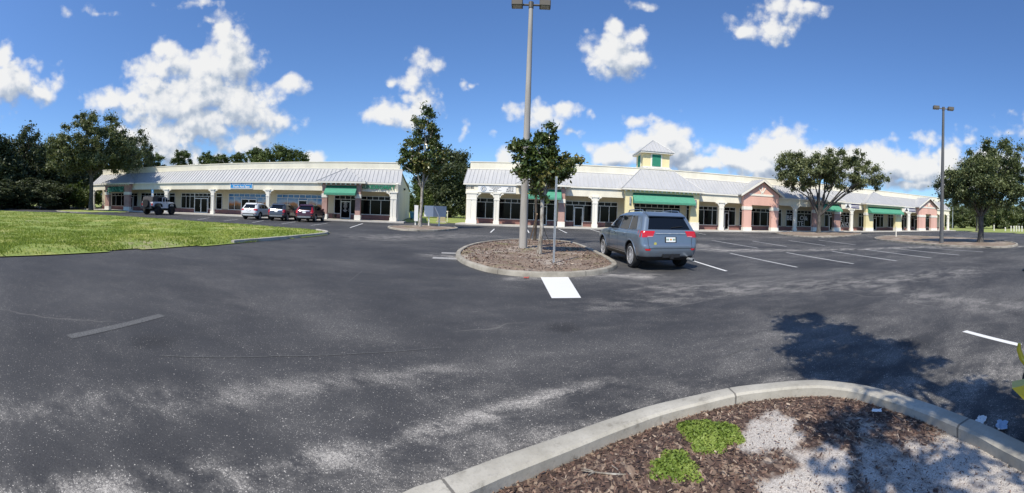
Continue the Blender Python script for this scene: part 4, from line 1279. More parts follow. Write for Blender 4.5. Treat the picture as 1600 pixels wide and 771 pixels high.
# young magnolia by the lamp post (large glossy leaves, lichen on the stem)
bx, by = G(842.5, 397, 0.11)
def mag_clumps(lobes, n, r):
    return clumps_in(lobes, n, r[0], r[1], 0.2)
tree('magnolia_tree', 'young magnolia with a lichen spotted trunk beside the tall lamp post', 'tree', (bx, by),
     [(0.0, 0, 3.2, 0.70, 0.6, 0.75), (-0.75, 0.1, 3.75, 0.48, 0.5, 0.36), (0.72, 0, 3.15, 0.55, 0.6, 0.50), (0.12, 0, 4.45, 0.34, 0.34, 0.42), (0.05, 0, 2.40, 0.42, 0.4, 0.40), (-0.45, 0, 3.0, 0.5, 0.5, 0.5), (0.0, 0, 3.9, 0.45, 0.4, 0.5), (1.27, 0.1, 3.45, 0.16, 0.16, 0.15), (-1.05, 0, 3.9, 0.28, 0.3, 0.22), (0.45, 0, 2.75, 0.4, 0.4, 0.35)],
     175, (0.15, 0.30), 66, 0.085, L_MAG, 0.075, M['bark_lichen'], fork=2.0, limbs=8, lean=(0.05, 0.0), aspect=0.42, z0=0.1, up=0.2)
bx, by = G(835.5, 376, 0.11)
tree('magnolia_tree', 'thin dark stemmed magnolia standing behind the lichen spotted one', 'tree', (bx, by),
     [(0.1, 0, 4.2, 0.75, 0.7, 1.1), (-0.6, 0, 5.2, 0.5, 0.5, 0.6), (0.5, 0.0, 5.6, 0.4, 0.4, 0.5), (0.35, -0.1, 2.35, 0.35, 0.3, 0.25)],
     34, (0.2, 0.36), 45, 0.10, L_MAG, 0.07, M['bark_dark'], fork=2.3, limbs=6, aspect=0.42, z0=0.1, up=0.2)
# magnolia in front of the gap between the wings
bx, by = G(656, 354.5, 0.1)
tree('magnolia_tree', 'tall slim magnolia in front of the white boards between the buildings', 'tree', (bx, by),
     [(0, 0, 6.2, 1.75, 1.5, 1.6), (-0.9, 0, 5.4, 1.1, 1.0, 0.8), (0.8, 0, 5.6, 1.2, 1.1, 1.2), (0.1, 0, 8.0, 1.25, 1.1, 1.2), (0.35, 0, 9.2, 0.75, 0.7, 0.7), (-0.2, 0, 4.4, 1.0, 0.9, 0.7), (0.3, 0, 5.0, 1.3, 1.1, 0.8)],
     160, (0.28, 0.6), 85, 0.125, L_MAG, 0.13, M['bark_lichen'], fork=3.3, limbs=10, lean=(0.1, 0), aspect=0.45, z0=0.08, up=0.2)
# live oak on the left
bx, by = at(142, 57.0)
oak_left = [(0.3, 0, 10.2, 6.0, 5.0, 3.2), (3.4, 0, 8.6, 4.2, 4.5, 2.2), (-3.0, -0.5, 8.8, 4.2, 4.5, 2.6), (0.8, 0, 12.8, 3.8, 3.6, 1.9), (-4.0, 0, 6.6, 2.6, 3.0, 1.8), (5.4, 0, 7.0, 2.6, 2.4, 1.3), (0.5, -1, 7.4, 4.6, 4.0, 1.4), (3.4, -1.0, 6.4, 2.6, 2.4, 1.0), (-2.4, -1, 6.2, 2.6, 2.4, 1.2)]
r_ = tree('oak_tree', 'big live oak shading the left end of the long shop row', 'tree', (bx, by), oak_left, 300, (0.5, 1.15), 200, 0.155, L_OAK, 0.31, M['bark_oak'], fork=5.4, limbs=11, z0=0.05)
r_.rotation_euler.z = 1.05
# live oak in front of the right wing
bx, by = G(1279, 364.2, 0.1)
oak_right = [(-1.8, 0, 7.8, 4.2, 4.0, 2.6), (3.6, -0.3, 7.6, 4.6, 3.6, 2.4), (0.8, 0, 8.8, 5.0, 4.0, 2.0), (6.4, 0.2, 7.2, 2.8, 2.6, 1.8), (-4.0, 0, 8.2, 2.2, 2.2, 2.0), (4.2, 0, 9.9, 2.2, 2.0, 1.2)]
r_ = tree('oak_tree', 'wide live oak with forked trunk in front of the lettered shop windows', 'tree', (bx, by), oak_right, 250, (0.35, 0.95), 150, 0.14, L_OAK, 0.25, M['bark_oak'], fork=2.3, limbs=14, z0=0.05)
r_.rotation_euler.z = -0.78
# rounded oak on the far right island
bx, by = G(1532, 379, 0.1)
holly = [(0.2, 0, 4.6, 3.9, 3.4, 1.9), (1.0, 0, 8.7, 0.3, 0.3, 1.1), (2.6, 0, 8.5, 0.45, 0.45, 1.3), (-0.7, 0, 7.7, 0.22, 0.22, 0.8), (0.2, 0, 7.9, 0.25, 0.25, 0.9), (0.3, 0, 5.0, 3.4, 3.2, 2.2), (1.5, 0, 6.3, 2.5, 2.5, 2.2), (-1.8, 0, 4.4, 1.7, 1.8, 1.5), (3.6, 0, 4.6, 1.6, 1.6, 1.5), (1.1, 0, 8.2, 1.4, 1.5, 1.2), (2.9, 0, 5.0, 1.5, 1.7, 1.6), (-1.0, 0, 6.6, 1.3, 1.3, 1.1), (2.4, 0, 7.6, 1.0, 1.0, 1.2)]
r_ = tree('oak_tree', 'dense rounded oak with upright shoots beside the right hand lamp post', 'tree', (bx, by), holly, 250, (0.42, 0.85), 230, 0.095, L_OAK2, 0.24, M['bark_oak'], fork=2.1, limbs=12, z0=0.06)
r_.rotation_euler.z = -1.22
# oak over the near island: the tree whose shadow lies across the lot
near_l = [(0.35, 1.70, 5.0, 0.85, 0.75, 0.45), (0.15, 1.05, 5.1, 0.8, 0.75, 0.55), (0.75, 2.55, 5.4, 0.55, 0.55, 0.3), (-0.65, 0.55, 4.3, 0.65, 0.55, 0.35), (-0.65, -0.15, 4.3, 0.5, 0.45, 0.35), (0.2, 0.3, 4.2, 0.5, 0.45, 0.35)]
tree('oak_tree', 'small oak on the near island, its shadow falling over the kerb', 'tree', (1.2, -1.9), near_l, 105, (0.16, 0.36), 190, 0.050, L_OAK, 0.10, M['bark_oak'], fork=2.6, limbs=8, z0=0.08)

# background trees -----------------------------------------------------------
def big(seed_lobes, n, per, leaf, lm, trunk, fork, cr=(1.0, 2.0)):
    return dict(lobes=seed_lobes, n_cl=n, cr=cr, per=per, leaf=leaf, lm=lm, trunk=trunk, fork=fork)
ever = big([(0, 0, 8.2, 5.2, 5.0, 5.2), (-2.2, 0, 5.0, 4.0, 4.0, 4.4), (2.4, 1, 5.8, 3.8, 4.0, 4.4), (0.6, 0, 11.6, 3.0, 3.0, 2.4), (0, 0, 2.6, 4.6, 4.4, 2.4)], 150, 150, 0.26, L_DARK, 0.35, 3.0)
def bg_tree(name, label, x, D, scale, spec, rot=0.0, group='trees along the left and rear of the lot', proto={}):
    key = id(spec)
    p = at(x, D)
    if key not in proto:
        r = tree(name, label, 'tree', p, barkm=M['bark_dark'], limbs=8, twig=False, group=group, **spec)
        proto[key] = r
    else:
        r = copy_tree(proto[key])
        r.location = (p[0], p[1], 0); r['label'] = label; r['group'] = group
        r.name = name
    r.rotation_euler.z = rot; r.scale = scale if hasattr(scale, '__len__') else (scale,) * 3
    return r
bg_tree('evergreen_tree', 'dark tree mass cut by the left edge of the photo', -12, 70, (1.0, 1.0, 1.02), ever, 0.3)
bg_tree('evergreen_tree', 'dark evergreen second from the left edge', 38, 73, (1.0, 1, 1.08), ever, 2.0)
bg_tree('evergreen_tree', 'dark evergreen between the left edge and the big live oak', 82, 77, (1.05, 1, 0.98), ever, 4.1)
bg_tree('evergreen_tree', 'dark tree rising right behind the trunk of the big live oak', 122, 82, (0.95, 1, 0.9), ever, 5.2)
bg_tree('evergreen_tree', 'dark tree beyond the left end of the shop row, right of the live oak trunk', 168, 92, (1.0, 1, 0.95), ever, 1.2)
bg_tree('evergreen_tree', 'grey green tree crown showing above the roof right of the live oak', 214, 92, (0.9, 0.85, 1.3), ever, 3.0)
for i_, (x_, D_, s_, l_) in enumerate(((-40, 60, 0.36, 'low dark bush at the left edge behind the lawn'), (2, 62, 0.33, 'low dark bush behind the lawn, second from the left edge'), (44, 63, 0.36, 'low dark bush behind the lawn under the dark evergreens'), (84, 66, 0.34, 'low dark bush left of the yellowish green hedge shrub'))):
    bg_tree('shrub', l_, x_, D_, (1.0, 0.7, s_), ever, i_ * 1.7, 'shrubs behind the lot')
gap = big([(0, 0, 9.5, 4.0, 3.8, 4.2), (-2.4, 0, 6.0, 3.2, 3, 4.0), (2.2, 0, 6.5, 3.0, 3, 4.2), (0.3, 0, 12.6, 2.6, 2.4, 1.9), (0, 0, 2.8, 4.0, 3.4, 2.4)], 150, 150, 0.24, L_DARK, 0.3, 3.0)
bg_tree('broadleaf_tree', 'tall round dark tree filling the gap between the two wings', 703, 78, (1.15, 1.1, 1.0), gap, 0.4)
bg_tree('broadleaf_tree', 'dark tree behind the left wing end, left of the tall round one', 668, 92, (0.9, 1, 0.72), gap, 2.4)
bg_tree('broadleaf_tree', 'dark tree hard against the corner pier of the right wing', 738, 84, (0.9, 1, 0.82), gap, 4.4)
shrub = big([(0, 0, 2.4, 3.0, 2.2, 2.2), (-2.0, 0, 1.8, 2.0, 1.8, 1.6), (2.2, 0, 2.0, 2.0, 1.8, 1.8)], 60, 150, 0.17, L_BRIGHT, 0.08, 0.8, cr=(0.5, 1.0))
bg_tree('shrub', 'sunlit green shrub behind the left wing end wall', 648, 74, (0.9, 1, 1.45), shrub, 0.0, 'shrubs behind the lot')
bg_tree('shrub', 'yellowish green hedge shrub left of the big live oak trunk', 108, 66, (1.0, 1, 1.0), shrub, 1.0, 'shrubs behind the lot')
bg_tree('shrub', 'yellowish green hedge shrub just behind the big live oak trunk', 138, 69, (1.1, 1, 1.15), shrub, 3.1, 'shrubs behind the lot')
for o in list(scene.objects):
    if o.name.startswith('shrub') and o.parent is None: o['category'] = 'shrub'
pine = big([(0, 0, 14.2, 2.8, 2.6, 1.9), (-1.6, 0, 12.6, 1.9, 1.8, 1.2), (1.8, 0, 13.0, 2.0, 1.8, 1.4), (0.4, 0, 15.8, 1.6, 1.5, 1.2), (0.2, 0, 11.0, 3.2, 2.2, 1.3), (-1.4, 0, 9.6, 2.2, 2, 1.2)], 70, 130, 0.22, L_PINE, 0.22, 11.0, cr=(0.6, 1.2))
for x, D, s, lab in ((240, 112, 0.95, 'pine crown above the left roof, nearest the live oak'), (283, 118, 1.06, 'lone pine crown standing apart above the left roof'), (322, 114, 0.99, 'dark pine crown over the roof, left of the blue sign'), (345, 118, 1.0, 'small pine crown over the roof, just left of the blue sign'), (371, 116, 1.02, 'pine crown rising straight above the blue pool shop sign'), (398, 106, 1.03, 'light green pine crown right of the blue pool shop sign')):
    bg_tree('pine_tree', lab, x, D, (1.0, 1.0, s), pine, x * 0.7, 'pines showing over the left roof')
wide = big([(0, 0, 13.2, 5.4, 4, 3.0), (-4.0, 0, 12.8, 3.0, 3, 2.2), (4.2, 0, 12.8, 3.4, 3, 2.4), (1.0, 0, 15.2, 3.8, 3, 1.6), (-2.6, 0, 14.6, 2.8, 2.6, 1.5)], 95, 140, 0.24, L_PINE, 0.3, 9.0, cr=(0.8, 1.5))
bg_tree('broadleaf_tree', 'widest green crown showing over the middle of the left roof', 437, 100, (1.0, 1.0, 1.03), wide, 0.42, 'pines showing over the left roof')
# far treeline on the right
far = big([(0, 0, 5.5, 4.6, 4.0, 3.6), (-2.6, 0, 4.0, 3.0, 3, 3.0), (2.6, 0, 4.4, 3.2, 3, 3.2), (0.4, 0, 8.0, 2.2, 2, 1.8), (0, 0, 2.0, 4.8, 4, 2.0)], 90, 130, 0.26, L_OAK2, 0.2, 2.0, cr=(0.8, 1.6))
for i, (x, D, s, lab) in enumerate(((1490, 150, 1.1, 'far tree by the thin pole past the right wing end'), (1508, 142, 0.92, 'far tree left of the far right oak trunk'), (1526, 150, 1.0, 'far tree behind the far right oak trunk'), (1552, 140, 1.02, 'far tree behind the white bollard on the right'), (1566, 134, 1.2, 'tallest far tree right of the white bollard'), (1584, 150, 1.0, 'far tree above the row of white posts'), (1600, 146, 1.05, 'far tree at the right edge of the photo'), (1618, 146, 1.05, 'far tree beyond the right edge of the white posts'))):
    bg_tree('broadleaf_tree', lab, x, D, (1.15, 1.1, s), far, i * 1.3, 'far trees across the right hand field')
# slim second oak behind the far right oak
p = G(1526, 361.5)
tree('oak_tree', 'slim oak on the verge behind the far right oak', 'tree', p, [(0, 0, 5.4, 2.8, 2.6, 2.2), (1.0, 0, 7.0, 1.8, 1.6, 1.2)], 50, (0.6, 1.0), 110, 0.17, L_OAK2, 0.2, M['bark_oak'], fork=2.6, limbs=7)

# low green weed mats in the mulch
def weed(label, x, y, r, n):
    p = G(x, y, 0.09)
    root = empty('weed_clump', (p[0], p[1], 0.075)); tag(root, label, 'weed', 'weed mats in the mulch')
    ang = rng.uniform(0, 2 * math.pi, n); q = np.sqrt(rng.random(n))
    edge = r * (1 + 0.18 * np.sin(ang * 3 + x) + 0.10 * np.sin(ang * 7 + y))
    X = np.cos(ang) * q * edge; Y = np.sin(ang) * q * edge * 1.05
    Z = (1 - q ** 2.2) * r * 0.42 * rng.uniform(0.35, 1.05, n) + 0.01
    P = np.column_stack([X, Y, Z])
    nrm = rng.normal(0, 0.6, (n, 3)); nrm[:, 2] += 1.0; nrm[:, :2] += np.column_stack([X, Y]) / r * 0.6
    nrm /= np.linalg.norm(nrm, axis=1)[:, None]
    t = rng.normal(0, 1, (n, 3)); a = np.cross(nrm, t); a /= np.linalg.norm(a, axis=1)[:, None]; b = np.cross(nrm, a)
    s = rng.uniform(0.005, 0.0105, n)
    a = a * (s * 1.5)[:, None]; b = b * (s * 0.75)[:, None]
    V = np.stack([P - a, P + b, P + a, P - b], 1)
    link('leaves', quads_mesh('leaves', V, L_WEED), root)
    mb = MB()
    for k in range(26):
        t = rng.uniform(0, 2 * math.pi); e = r * rng.uniform(0.6, 1.02)
        mb.tube([(0, 0, 0.0), (math.cos(t) * e * 0.5, math.sin(t) * e * 0.5, r * 0.22), (math.cos(t) * e, math.sin(t) * e, 0.015)], [0.004, 0.003, 0.0015], 4)
    mb.build('stem', M['bark_oak'], root)
weed('larger round mat of bright green weed beside the pale sand', 1108, 685, 0.215, 7500)
weed('smaller mat of bright green weed below the larger one', 1054, 738, 0.188, 5000)
# ================================================================== VEHICLES
CAR_N = 76
class Car:
    def __init__(self, table, L):
        self.t = sorted(table); self.L = L
    def lv(self, z):
        t = self.t
        if z <= t[0][0]: return t[0][1:]
        for a, b in zip(t, t[1:]):
            if z <= b[0]:
                q = (z - a[0]) / (b[0] - a[0])
                return tuple(a[i] + (b[i] - a[i]) * q for i in range(1, 6))
        return t[-1][1:]
    def rear_x(self, y, z):
        xr, xf, w, rr, rf = self.lv(z); y = abs(y)
        bow = 0.035 * (y / w) ** 2
        if y > w - rr:
            d = min(y - (w - rr), rr * 0.999); return xr + bow + rr - math.sqrt(max(rr * rr - d * d, 0))
        return xr + bow
    def side_y(self, x, z):
        xr, xf, w, rr, rf = self.lv(z)
        bow = -0.02 * ((x - self.L / 2) / (self.L / 2)) ** 2
        if x < xr + rr:
            d = min(xr + rr - x, rr * 0.999); return w - rr + math.sqrt(max(rr * rr - d * d, 0)) + bow
        if x > xf - rf:
            d = min(x - (xf - rf), rf * 0.999); return w - rf + math.sqrt(max(rf * rf - d * d, 0)) + bow
        return w + bow
    def ring(self, z):
        xr, xf, w, rr, rf = self.lv(z)
        P = []
        for i in range(9):
            y = -(w - rr) + 2 * (w - rr) * i / 8; P.append((self.rear_x(y, z), y))
        for i in range(1, 7):
            t = i / 6 * math.pi / 2
            y = w - rr + rr * math.sin(t); P.append((xr + 0.035 * (y / w) ** 2 + rr - rr * math.cos(t), y))
        for i in range(1, 20):
            x = xr + rr + (xf - rf - xr - rr) * i / 19; P.append((x, self.side_y(x, z)))
        for i in range(1, 7):
            t = i / 6 * math.pi / 2
            P.append((xf - rf + rf * math.sin(t), w - rf + rf * math.cos(t) - 0.02))
        for i in range(1, 8):
            y = (w - rf - 0.02) * (1 - 2 * i / 8); P.append((xf + 0.06 * (1 - (y / w) ** 2), y))
        m = []
        for i in range(0, 7):
            t = (6 - i) / 6 * math.pi / 2
            m.append((xf - rf + rf * math.sin(t), -(w - rf + rf * math.cos(t) - 0.02)))
        P += m
        for i in range(18, 0, -1):
            x = xr + rr + (xf - rf - xr - rr) * i / 19; P.append((x, -self.side_y(x, z)))
        for i in range(6, 0, -1):
            t = i / 6 * math.pi / 2
            y = w - rr + rr * math.sin(t); P.append((xr + 0.035 * (y / w) ** 2 + rr - rr * math.cos(t), -y))
        return P

def patch(fn, corners, n=8, m=5):
    """bilinear patch in surface parameters; corners a(0,0) b(1,0) c(1,1) d(0,1)"""
    a, b, c, d = [Vector((*p, 0)) for p in corners]
    vs = []; fs = []
    for j in range(m + 1):
        for i in range(n + 1):
            u, v = i / n, j / m
            p = a * (1 - u) * (1 - v) + b * u * (1 - v) + c * u * v + d * (1 - u) * v
            vs.append(fn(p.x, p.y))
    for j in range(m):
        for i in range(n):
            k = j * (n + 1) + i
            fs.append((k, k + 1, k + n + 2, k + n + 1))
    return vs, fs

def wheel(root, x, y, r, w, side, spokes=5, rimr=0.70, rimm=None):
    mb = MB()
    s = side
    prof = [(r * rimr, -w / 2), (r * 0.93, -w / 2), (r * 0.985, -w * 0.4), (r, -w * 0.25), (r, w * 0.25), (r * 0.985, w * 0.4), (r * 0.93, w / 2), (r * rimr, w / 2)]
    mb.lathe(prof, 28, 'y')
    wh = mb.build('wheel', M['rubber'], root, loc=(x, y, r), smooth=True, angle=35)
    rb = MB()
    rr = r * rimr
    o = s * w / 2
    rb.lathe([(rr, o * 1.0), (rr * 0.93, o * 1.04), (rr * 0.9, o * 0.8), (rr * 0.86, o * 0.55)], 28, 'y')
    rb.lathe([(rr * 0.24, o * 0.95), (rr * 0.2, o * 1.03), (0.0, o * 1.03)], 14, 'y')
    for k in range(spokes):
        t = 2 * math.pi * k / spokes
        c, sn = math.cos(t), math.sin(t)
        pts = []
        for rad, hw in ((rr * 0.15, rr * 0.11), (rr * 0.92, rr * 0.14)):
            pts.append((rad, hw))
        q = []
        for (rad, hw), y_ in ((pts[0], o * 0.98), (pts[1], o * 0.9)):
            q.append(((c * rad - sn * hw), y_, (sn * rad + c * hw))); q.append(((c * rad + sn * hw), y_, (sn * rad - c * hw)))
        q2 = [(a, b_ - s * 0.04, d) for a, b_, d in q]
        rb.add(q + q2, [(0, 1, 3, 2), (4, 6, 7, 5), (0, 2, 6, 4), (1, 5, 7, 3), (0, 4, 5, 1), (2, 3, 7, 6)])
    rb.build('rim', rimm or M['alloy'], wh, smooth=True, angle=30)
    bk = MB(); bk.lathe([(rr * 0.88, o * 0.35), (0.0, o * 0.35)], 20, 'y')
    bk.build('brake_disc', M['black'], wh)
    return wh

def suv(name, label, table, L, pos, head, paint, wheels, wr=0.37, ww=0.24, clad=0.45, glass=None, cat='car', group=None, rails=True, lamps='wrap', belt=1.13, rear_glass=None, plate_z=0.92, chrome=False, side_w=None, detail=False, rim=None):
    car = Car(table, L)
    root = empty(name, (pos[0], pos[1], 0.004), head); tag(root, label, cat, group)
    zs = []
    t = car.t
    for a, b in zip(t, t[1:]):
        n = max(2, int((b[0] - a[0]) / 0.045))
        zs += [a[0] + (b[0] - a[0]) * i / n for i in range(n)]
    zs.append(t[-1][0])
    rings = [car.ring(z) for z in zs]
    N = len(rings[0])
    vs = [(x, y, z) for r, z in zip(rings, zs) for x, y in r]
    fs = []; mi = []
    for i in range(len(zs) - 1):
        for k in range(N):
            k2 = (k + 1) % N
            fs.append((i * N + k, i * N + k2, (i + 1) * N + k2, (i + 1) * N + k)); mi.append(1 if (zs[i] + zs[i + 1]) / 2 < clad else 0)
    fs.append(tuple(range(N))[::-1]); mi.append(1)
    fs.append(tuple((len(zs) - 1) * N + k for k in range(N))); mi.append(0)
    me = bpy.data.meshes.new('body'); me.from_pydata(vs, [], fs)
    for m_ in (paint, M['black']): me.materials.append(m_)
    me.polygons.foreach_set('material_index', mi)
    bm = bmesh.new(); bm.from_mesh(me); bmesh.ops.recalc_face_normals(bm, faces=bm.faces); bm.to_mesh(me); bm.free()
    tmp = bpy.data.objects.new('body', me); col.objects.link(tmp)
    cut = MB()
    for x in wheels:
        for s in (-1, 1):
            y0 = s * 0.62; y1 = s * 1.3
            pr = [(wr + 0.075) * 1.0] * 2
            cut.lathe([(wr + 0.075, min(y0, y1)), (wr + 0.075, max(y0, y1))], 32, 'y', (x, 0, wr + 0.01))
            cut.box(x - wr - 0.055, x + wr + 0.055, min(y0, y1) + 0.001, max(y0, y1) - 0.001, -0.2, wr - 0.06)
    cm = cut.mesh('cutter', [M['black']])
    co = bpy.data.objects.new('cutter', cm); col.objects.link(co)
    md = tmp.modifiers.new('b', 'BOOLEAN'); md.operation = 'DIFFERENCE'; md.object = co; md.solver = 'EXACT'
    try: md.material_mode = 'INDEX'
    except Exception: pass
    md.use_self = True
    dg = bpy.context.evaluated_depsgraph_get(); dg.update()
    body_me = bpy.data.meshes.new_from_object(tmp.evaluated_get(dg))
    bpy.data.objects.remove(tmp); bpy.data.objects.remove(co)
    # faces inside the arches are black
    for p in body_me.polygons:
        c = p.center
        for x in wheels:
            if math.hypot(c.x - x, c.z - wr - 0.01) < wr + 0.073 and abs(c.y) < 0.99: p.material_index = 1
    body_me.polygons.foreach_set('use_smooth', [True] * len(body_me.polygons))
    body_me.set_sharp_from_angle(angle=R(38))
    body_me.name = 'body'
    body = link('body', body_me, root)
    E = 0.006
    def side(cor, s, e=E): return patch(lambda x, z: (x, s * (car.side_y(x, z) + e), z), cor)
    def rear(cor, e=E, n=8): return patch(lambda y, z: (car.rear_x(y, z) - e, y, z), cor, n)
    G_ = glass or M['carglass']
    for s in (-1, 1):
        for cor, nm in side_w:
            mb = MB(); mb.add(*side(cor, s)); mb.build(nm, G_, root, smooth=True)
    mb = MB(); mb.add(*rear(rear_glass)); rg = mb.build('rear_window', G_, root, smooth=True)
    w_ = MB(); yy = [(0.42, rear_glass[0][1] + 0.09), (0.02, rear_glass[0][1] + 0.05)]
    w_.tube([(car.rear_x(y, z) - 0.03, -y, z) for y, z in [(0.45, rear_glass[0][1] + 0.10), (0.05, rear_glass[0][1] + 0.055)]], 0.012, 5)
    w_.build('wiper', M['black'], rg)
    # windscreen on the slope
    zt = rear_glass[2][1]
    mb = MB()
    vs_, fs_ = patch(lambda y, z: (car.lv(z)[1] + 0.06 * (1 - (y / car.lv(z)[2]) ** 2) + 0.012, y, z), [(-0.62, belt + 0.06), (0.62, belt + 0.06), (0.52, zt - 0.02), (-0.52, zt - 0.02)])
    mb.add(vs_, fs_); mb.build('windscreen', G_, root, smooth=True)
    # lamps
    for s in (-1, 1):
        mb = MB()
        if lamps == 'wrap':
            z0, z1 = belt - 0.17, belt + 0.02
            mb.add(*rear([(s * 0.57, z0 + 0.02), (s * 0.90, z0), (s * 0.885, z1), (s * 0.50, z1)], n=16)); 
            mb.add(*side([(0.155, z0 + 0.001), (0.34, z0 + 0.03), (0.40, z1 - 0.001), (0.155, z1 - 0.001)], s, E + 0.001))
        elif lamps == 'tall':
            mb.add(*rear([(s * 0.68, belt - 0.26), (s * 0.85, belt - 0.28), (s * 0.82, belt + 0.0), (s * 0.68, belt - 0.02)]))
            mb.add(*side([(0.10, belt - 0.3), (0.22, belt - 0.24), (0.3, belt + 0.02), (0.14, belt + 0.02)], s))
        elif lamps == 'pillar':
            mb.add(*rear([(s * 0.60, belt - 0.22), (s * 0.84, belt - 0.24), (s * 0.76, belt + 0.1), (s * 0.68, belt + 0.02)]))
            mb.add(*rear([(s * 0.70, belt + 0.02), (s * 0.77, belt + 0.05), (s * 0.66, zt - 0.1), (s * 0.63, zt - 0.1)], E + 0.003))
            mb.add(*side([(0.12, belt - 0.2), (0.3, belt - 0.1), (0.36, belt + 0.04), (0.2, belt + 0.04)], s))
        lam = mb.build('tail_lamp', M['lamp_red'], root, smooth=True)
        mb = MB(); z0 = belt - 0.17
        mb.add(*rear([(s * 0.58, z0 + 0.02), (s * 0.74, z0 + 0.012), (s * 0.74, z0 + 0.042), (s * 0.575, z0 + 0.045)], E + 0.004)); mb.build('reverse_lens', M['lamp_white'], lam)
        mb = MB(); mb.add(*rear([(s * 0.68, 0.605), (s * 0.80, 0.605), (s * 0.83, 0.655), (s * 0.66, 0.655)])); mb.build('reflector', M['lamp_red'], root)
        # mirror
        zb = belt
        mb = MB(); mx = side_w[0][0][1][0]
        yb = car.side_y(mx, zb)
        mb.prism([(mx - 0.18, zb + 0.02), (mx - 0.02, zb + 0.0), (mx + 0.04, zb + 0.1), (mx - 0.04, zb + 0.2), (mx - 0.18, zb + 0.18)], 'y', s * (yb + 0.04), s * (yb + 0.22))
        mb.box(mx - 0.12, mx - 0.04, min(s * (yb - 0.03), s * (yb + 0.05)), max(s * (yb - 0.03), s * (yb + 0.05)), zb + 0.02, zb + 0.07)
        mb.build('door_mirror', paint if not detail else M['black'], root)
        # door seams and handles
        mb = MB()
        for xs in ((side_w[0][0][0][0] - 0.03), (side_w[1][0][0][0] - 0.02), side_w[0][0][1][0] + 0.02):
            mb.add(*side([(xs - 0.006, clad + 0.02), (xs + 0.006, clad + 0.02), (xs + 0.006, belt - 0.02), (xs - 0.006, belt - 0.02)], s, 0.004))
        mb.add(*side([(wheels[0] + wr + 0.1, clad + 0.015), (wheels[1] - wr - 0.1, clad + 0.015), (wheels[1] - wr - 0.1, clad + 0.03), (wheels[0] + wr + 0.1, clad + 0.03)], s, 0.004))
        mb.build('door_seam', M['black'], root)
        for xs in ((side_w[0][0][0][0] + 0.08), (side_w[1][0][0][0] + 0.10)):
            h = MB(); yh = car.side_y(xs, belt - 0.11)
            h.tube([(xs, s * (yh - 0.01), belt - 0.11), (xs + 0.03, s * (yh + 0.035), belt - 0.11), (xs + 0.17, s * (yh + 0.035), belt - 0.11), (xs + 0.2, s * (yh - 0.01), belt - 0.11)], 0.013, 6)
            h.build('door_handle', paint, root)
        if rails:
            x0r, x1r = car.lv(zt + 0.06)[0] + 0.25, car.lv(zt + 0.06)[1] - 0.5
            yr = car.lv(zt + 0.08)[2] - 0.06; H = t[-1][0]
            h = MB(); h.tube([(x0r, s * yr, H - 0.06), (x0r + 0.1, s * yr, H + 0.035), ((x0r + x1r) / 2, s * yr, H + 0.05), (x1r - 0.1, s * yr, H + 0.03), (x1r, s * yr, H - 0.07)], 0.018, 6)
            h.build('roof_rail', M['black'] if not detail else paint, root)
        # wheel arch lips
        for x in wheels:
            h = MB(); pts = []
            for i in range(15):
                a = R(-8 + 196 * i / 14); px, pz = x + math.cos(a) * (wr + 0.085), wr + 0.01 + math.sin(a) * (wr + 0.085)
                pts.append((px, s * (car.side_y(px, pz) - 0.004), pz))
            h.tube(pts, 0.02, 6); h.build('arch_lip', M['black'] if not detail else paint, root, smooth=True)
    for x in wheels:
        for s in (-1, 1): wheel(root, x, s * (car.lv(0.5)[2] - ww / 2 - 0.015), wr, ww, s, rimm=rim)
    # tailgate details
    mb = MB(); mb.add(*rear([(-0.19, plate_z - 0.085), (0.19, plate_z - 0.085), (0.19, plate_z + 0.085), (-0.19, plate_z + 0.085)], 0.010)); pf = mb.build('plate_frame', M['black'], root)
    mb = MB(); mb.add(*rear([(-0.155, plate_z - 0.07), (0.155, plate_z - 0.07), (0.155, plate_z + 0.07), (-0.155, plate_z + 0.07)], 0.014)); mb.build('licence_plate', M['plate'], pf)
    # seams of the tailgate
    mb = MB()
    for s in (-1, 1):
        mb.add(*rear([(s * 0.70, 0.66), (s * 0.712, 0.66), (s * 0.735, belt - 0.18), (s * 0.723, belt - 0.18)], 0.004))
    mb.add(*rear([(-0.70, 0.655), (0.70, 0.655), (0.70, 0.668), (-0.70, 0.668)], 0.004))
    mb.build('tailgate_seam', M['black'], root)
    # spoiler lip, bumper strip
    zt2 = zt + 0.03
    mb = MB()
    yy = car.lv(zt)[2] - 0.12
    xr = car.lv(zt)[0]
    mb.prism([(xr - 0.07, zt + 0.02), (xr + 0.25, t[-1][0] - 0.015), (xr + 0.28, t[-1][0] - 0.05), (xr - 0.04, zt - 0.015)], 'y', -yy, yy)
    mb.build('spoiler', paint, root)
    return root, car, rear, side

GC = [(0.30, 0.16, 4.60, 0.84, 0.25, 0.45), (0.42, 0.04, 4.76, 0.92, 0.28, 0.5), (0.58, 0.0, 4.82, 0.955, 0.26, 0.5), (0.72, 0.0, 4.82, 0.965, 0.24, 0.5), (0.78, 0.05, 4.81, 0.967, 0.16, 0.5), (0.95, 0.07, 4.74, 0.962, 0.14, 0.5),
      (1.03, 0.08, 4.60, 0.955, 0.14, 0.5), (1.08, 0.085, 4.2, 0.945, 0.14, 0.45), (1.13, 0.09, 3.62, 0.93, 0.14, 0.30), (1.18, 0.12, 3.45, 0.895, 0.13, 0.22), (1.60, 0.40, 2.75, 0.735, 0.13, 0.22), (1.67, 0.48, 2.5, 0.685, 0.22, 0.25), (1.72, 0.66, 2.25, 0.60, 0.25, 0.3), (1.745, 1.0, 1.9, 0.42, 0.25, 0.3)]
sw = [([(2.16, 1.17), (3.02, 1.15), (2.62, 1.575), (2.18, 1.60)], 'front_side_window'), ([(1.28, 1.17), (2.09, 1.17), (2.12, 1.60), (1.36, 1.605)], 'rear_side_window'), ([(0.62, 1.19), (1.20, 1.17), (1.28, 1.60), (0.86, 1.59)], 'quarter_window')]
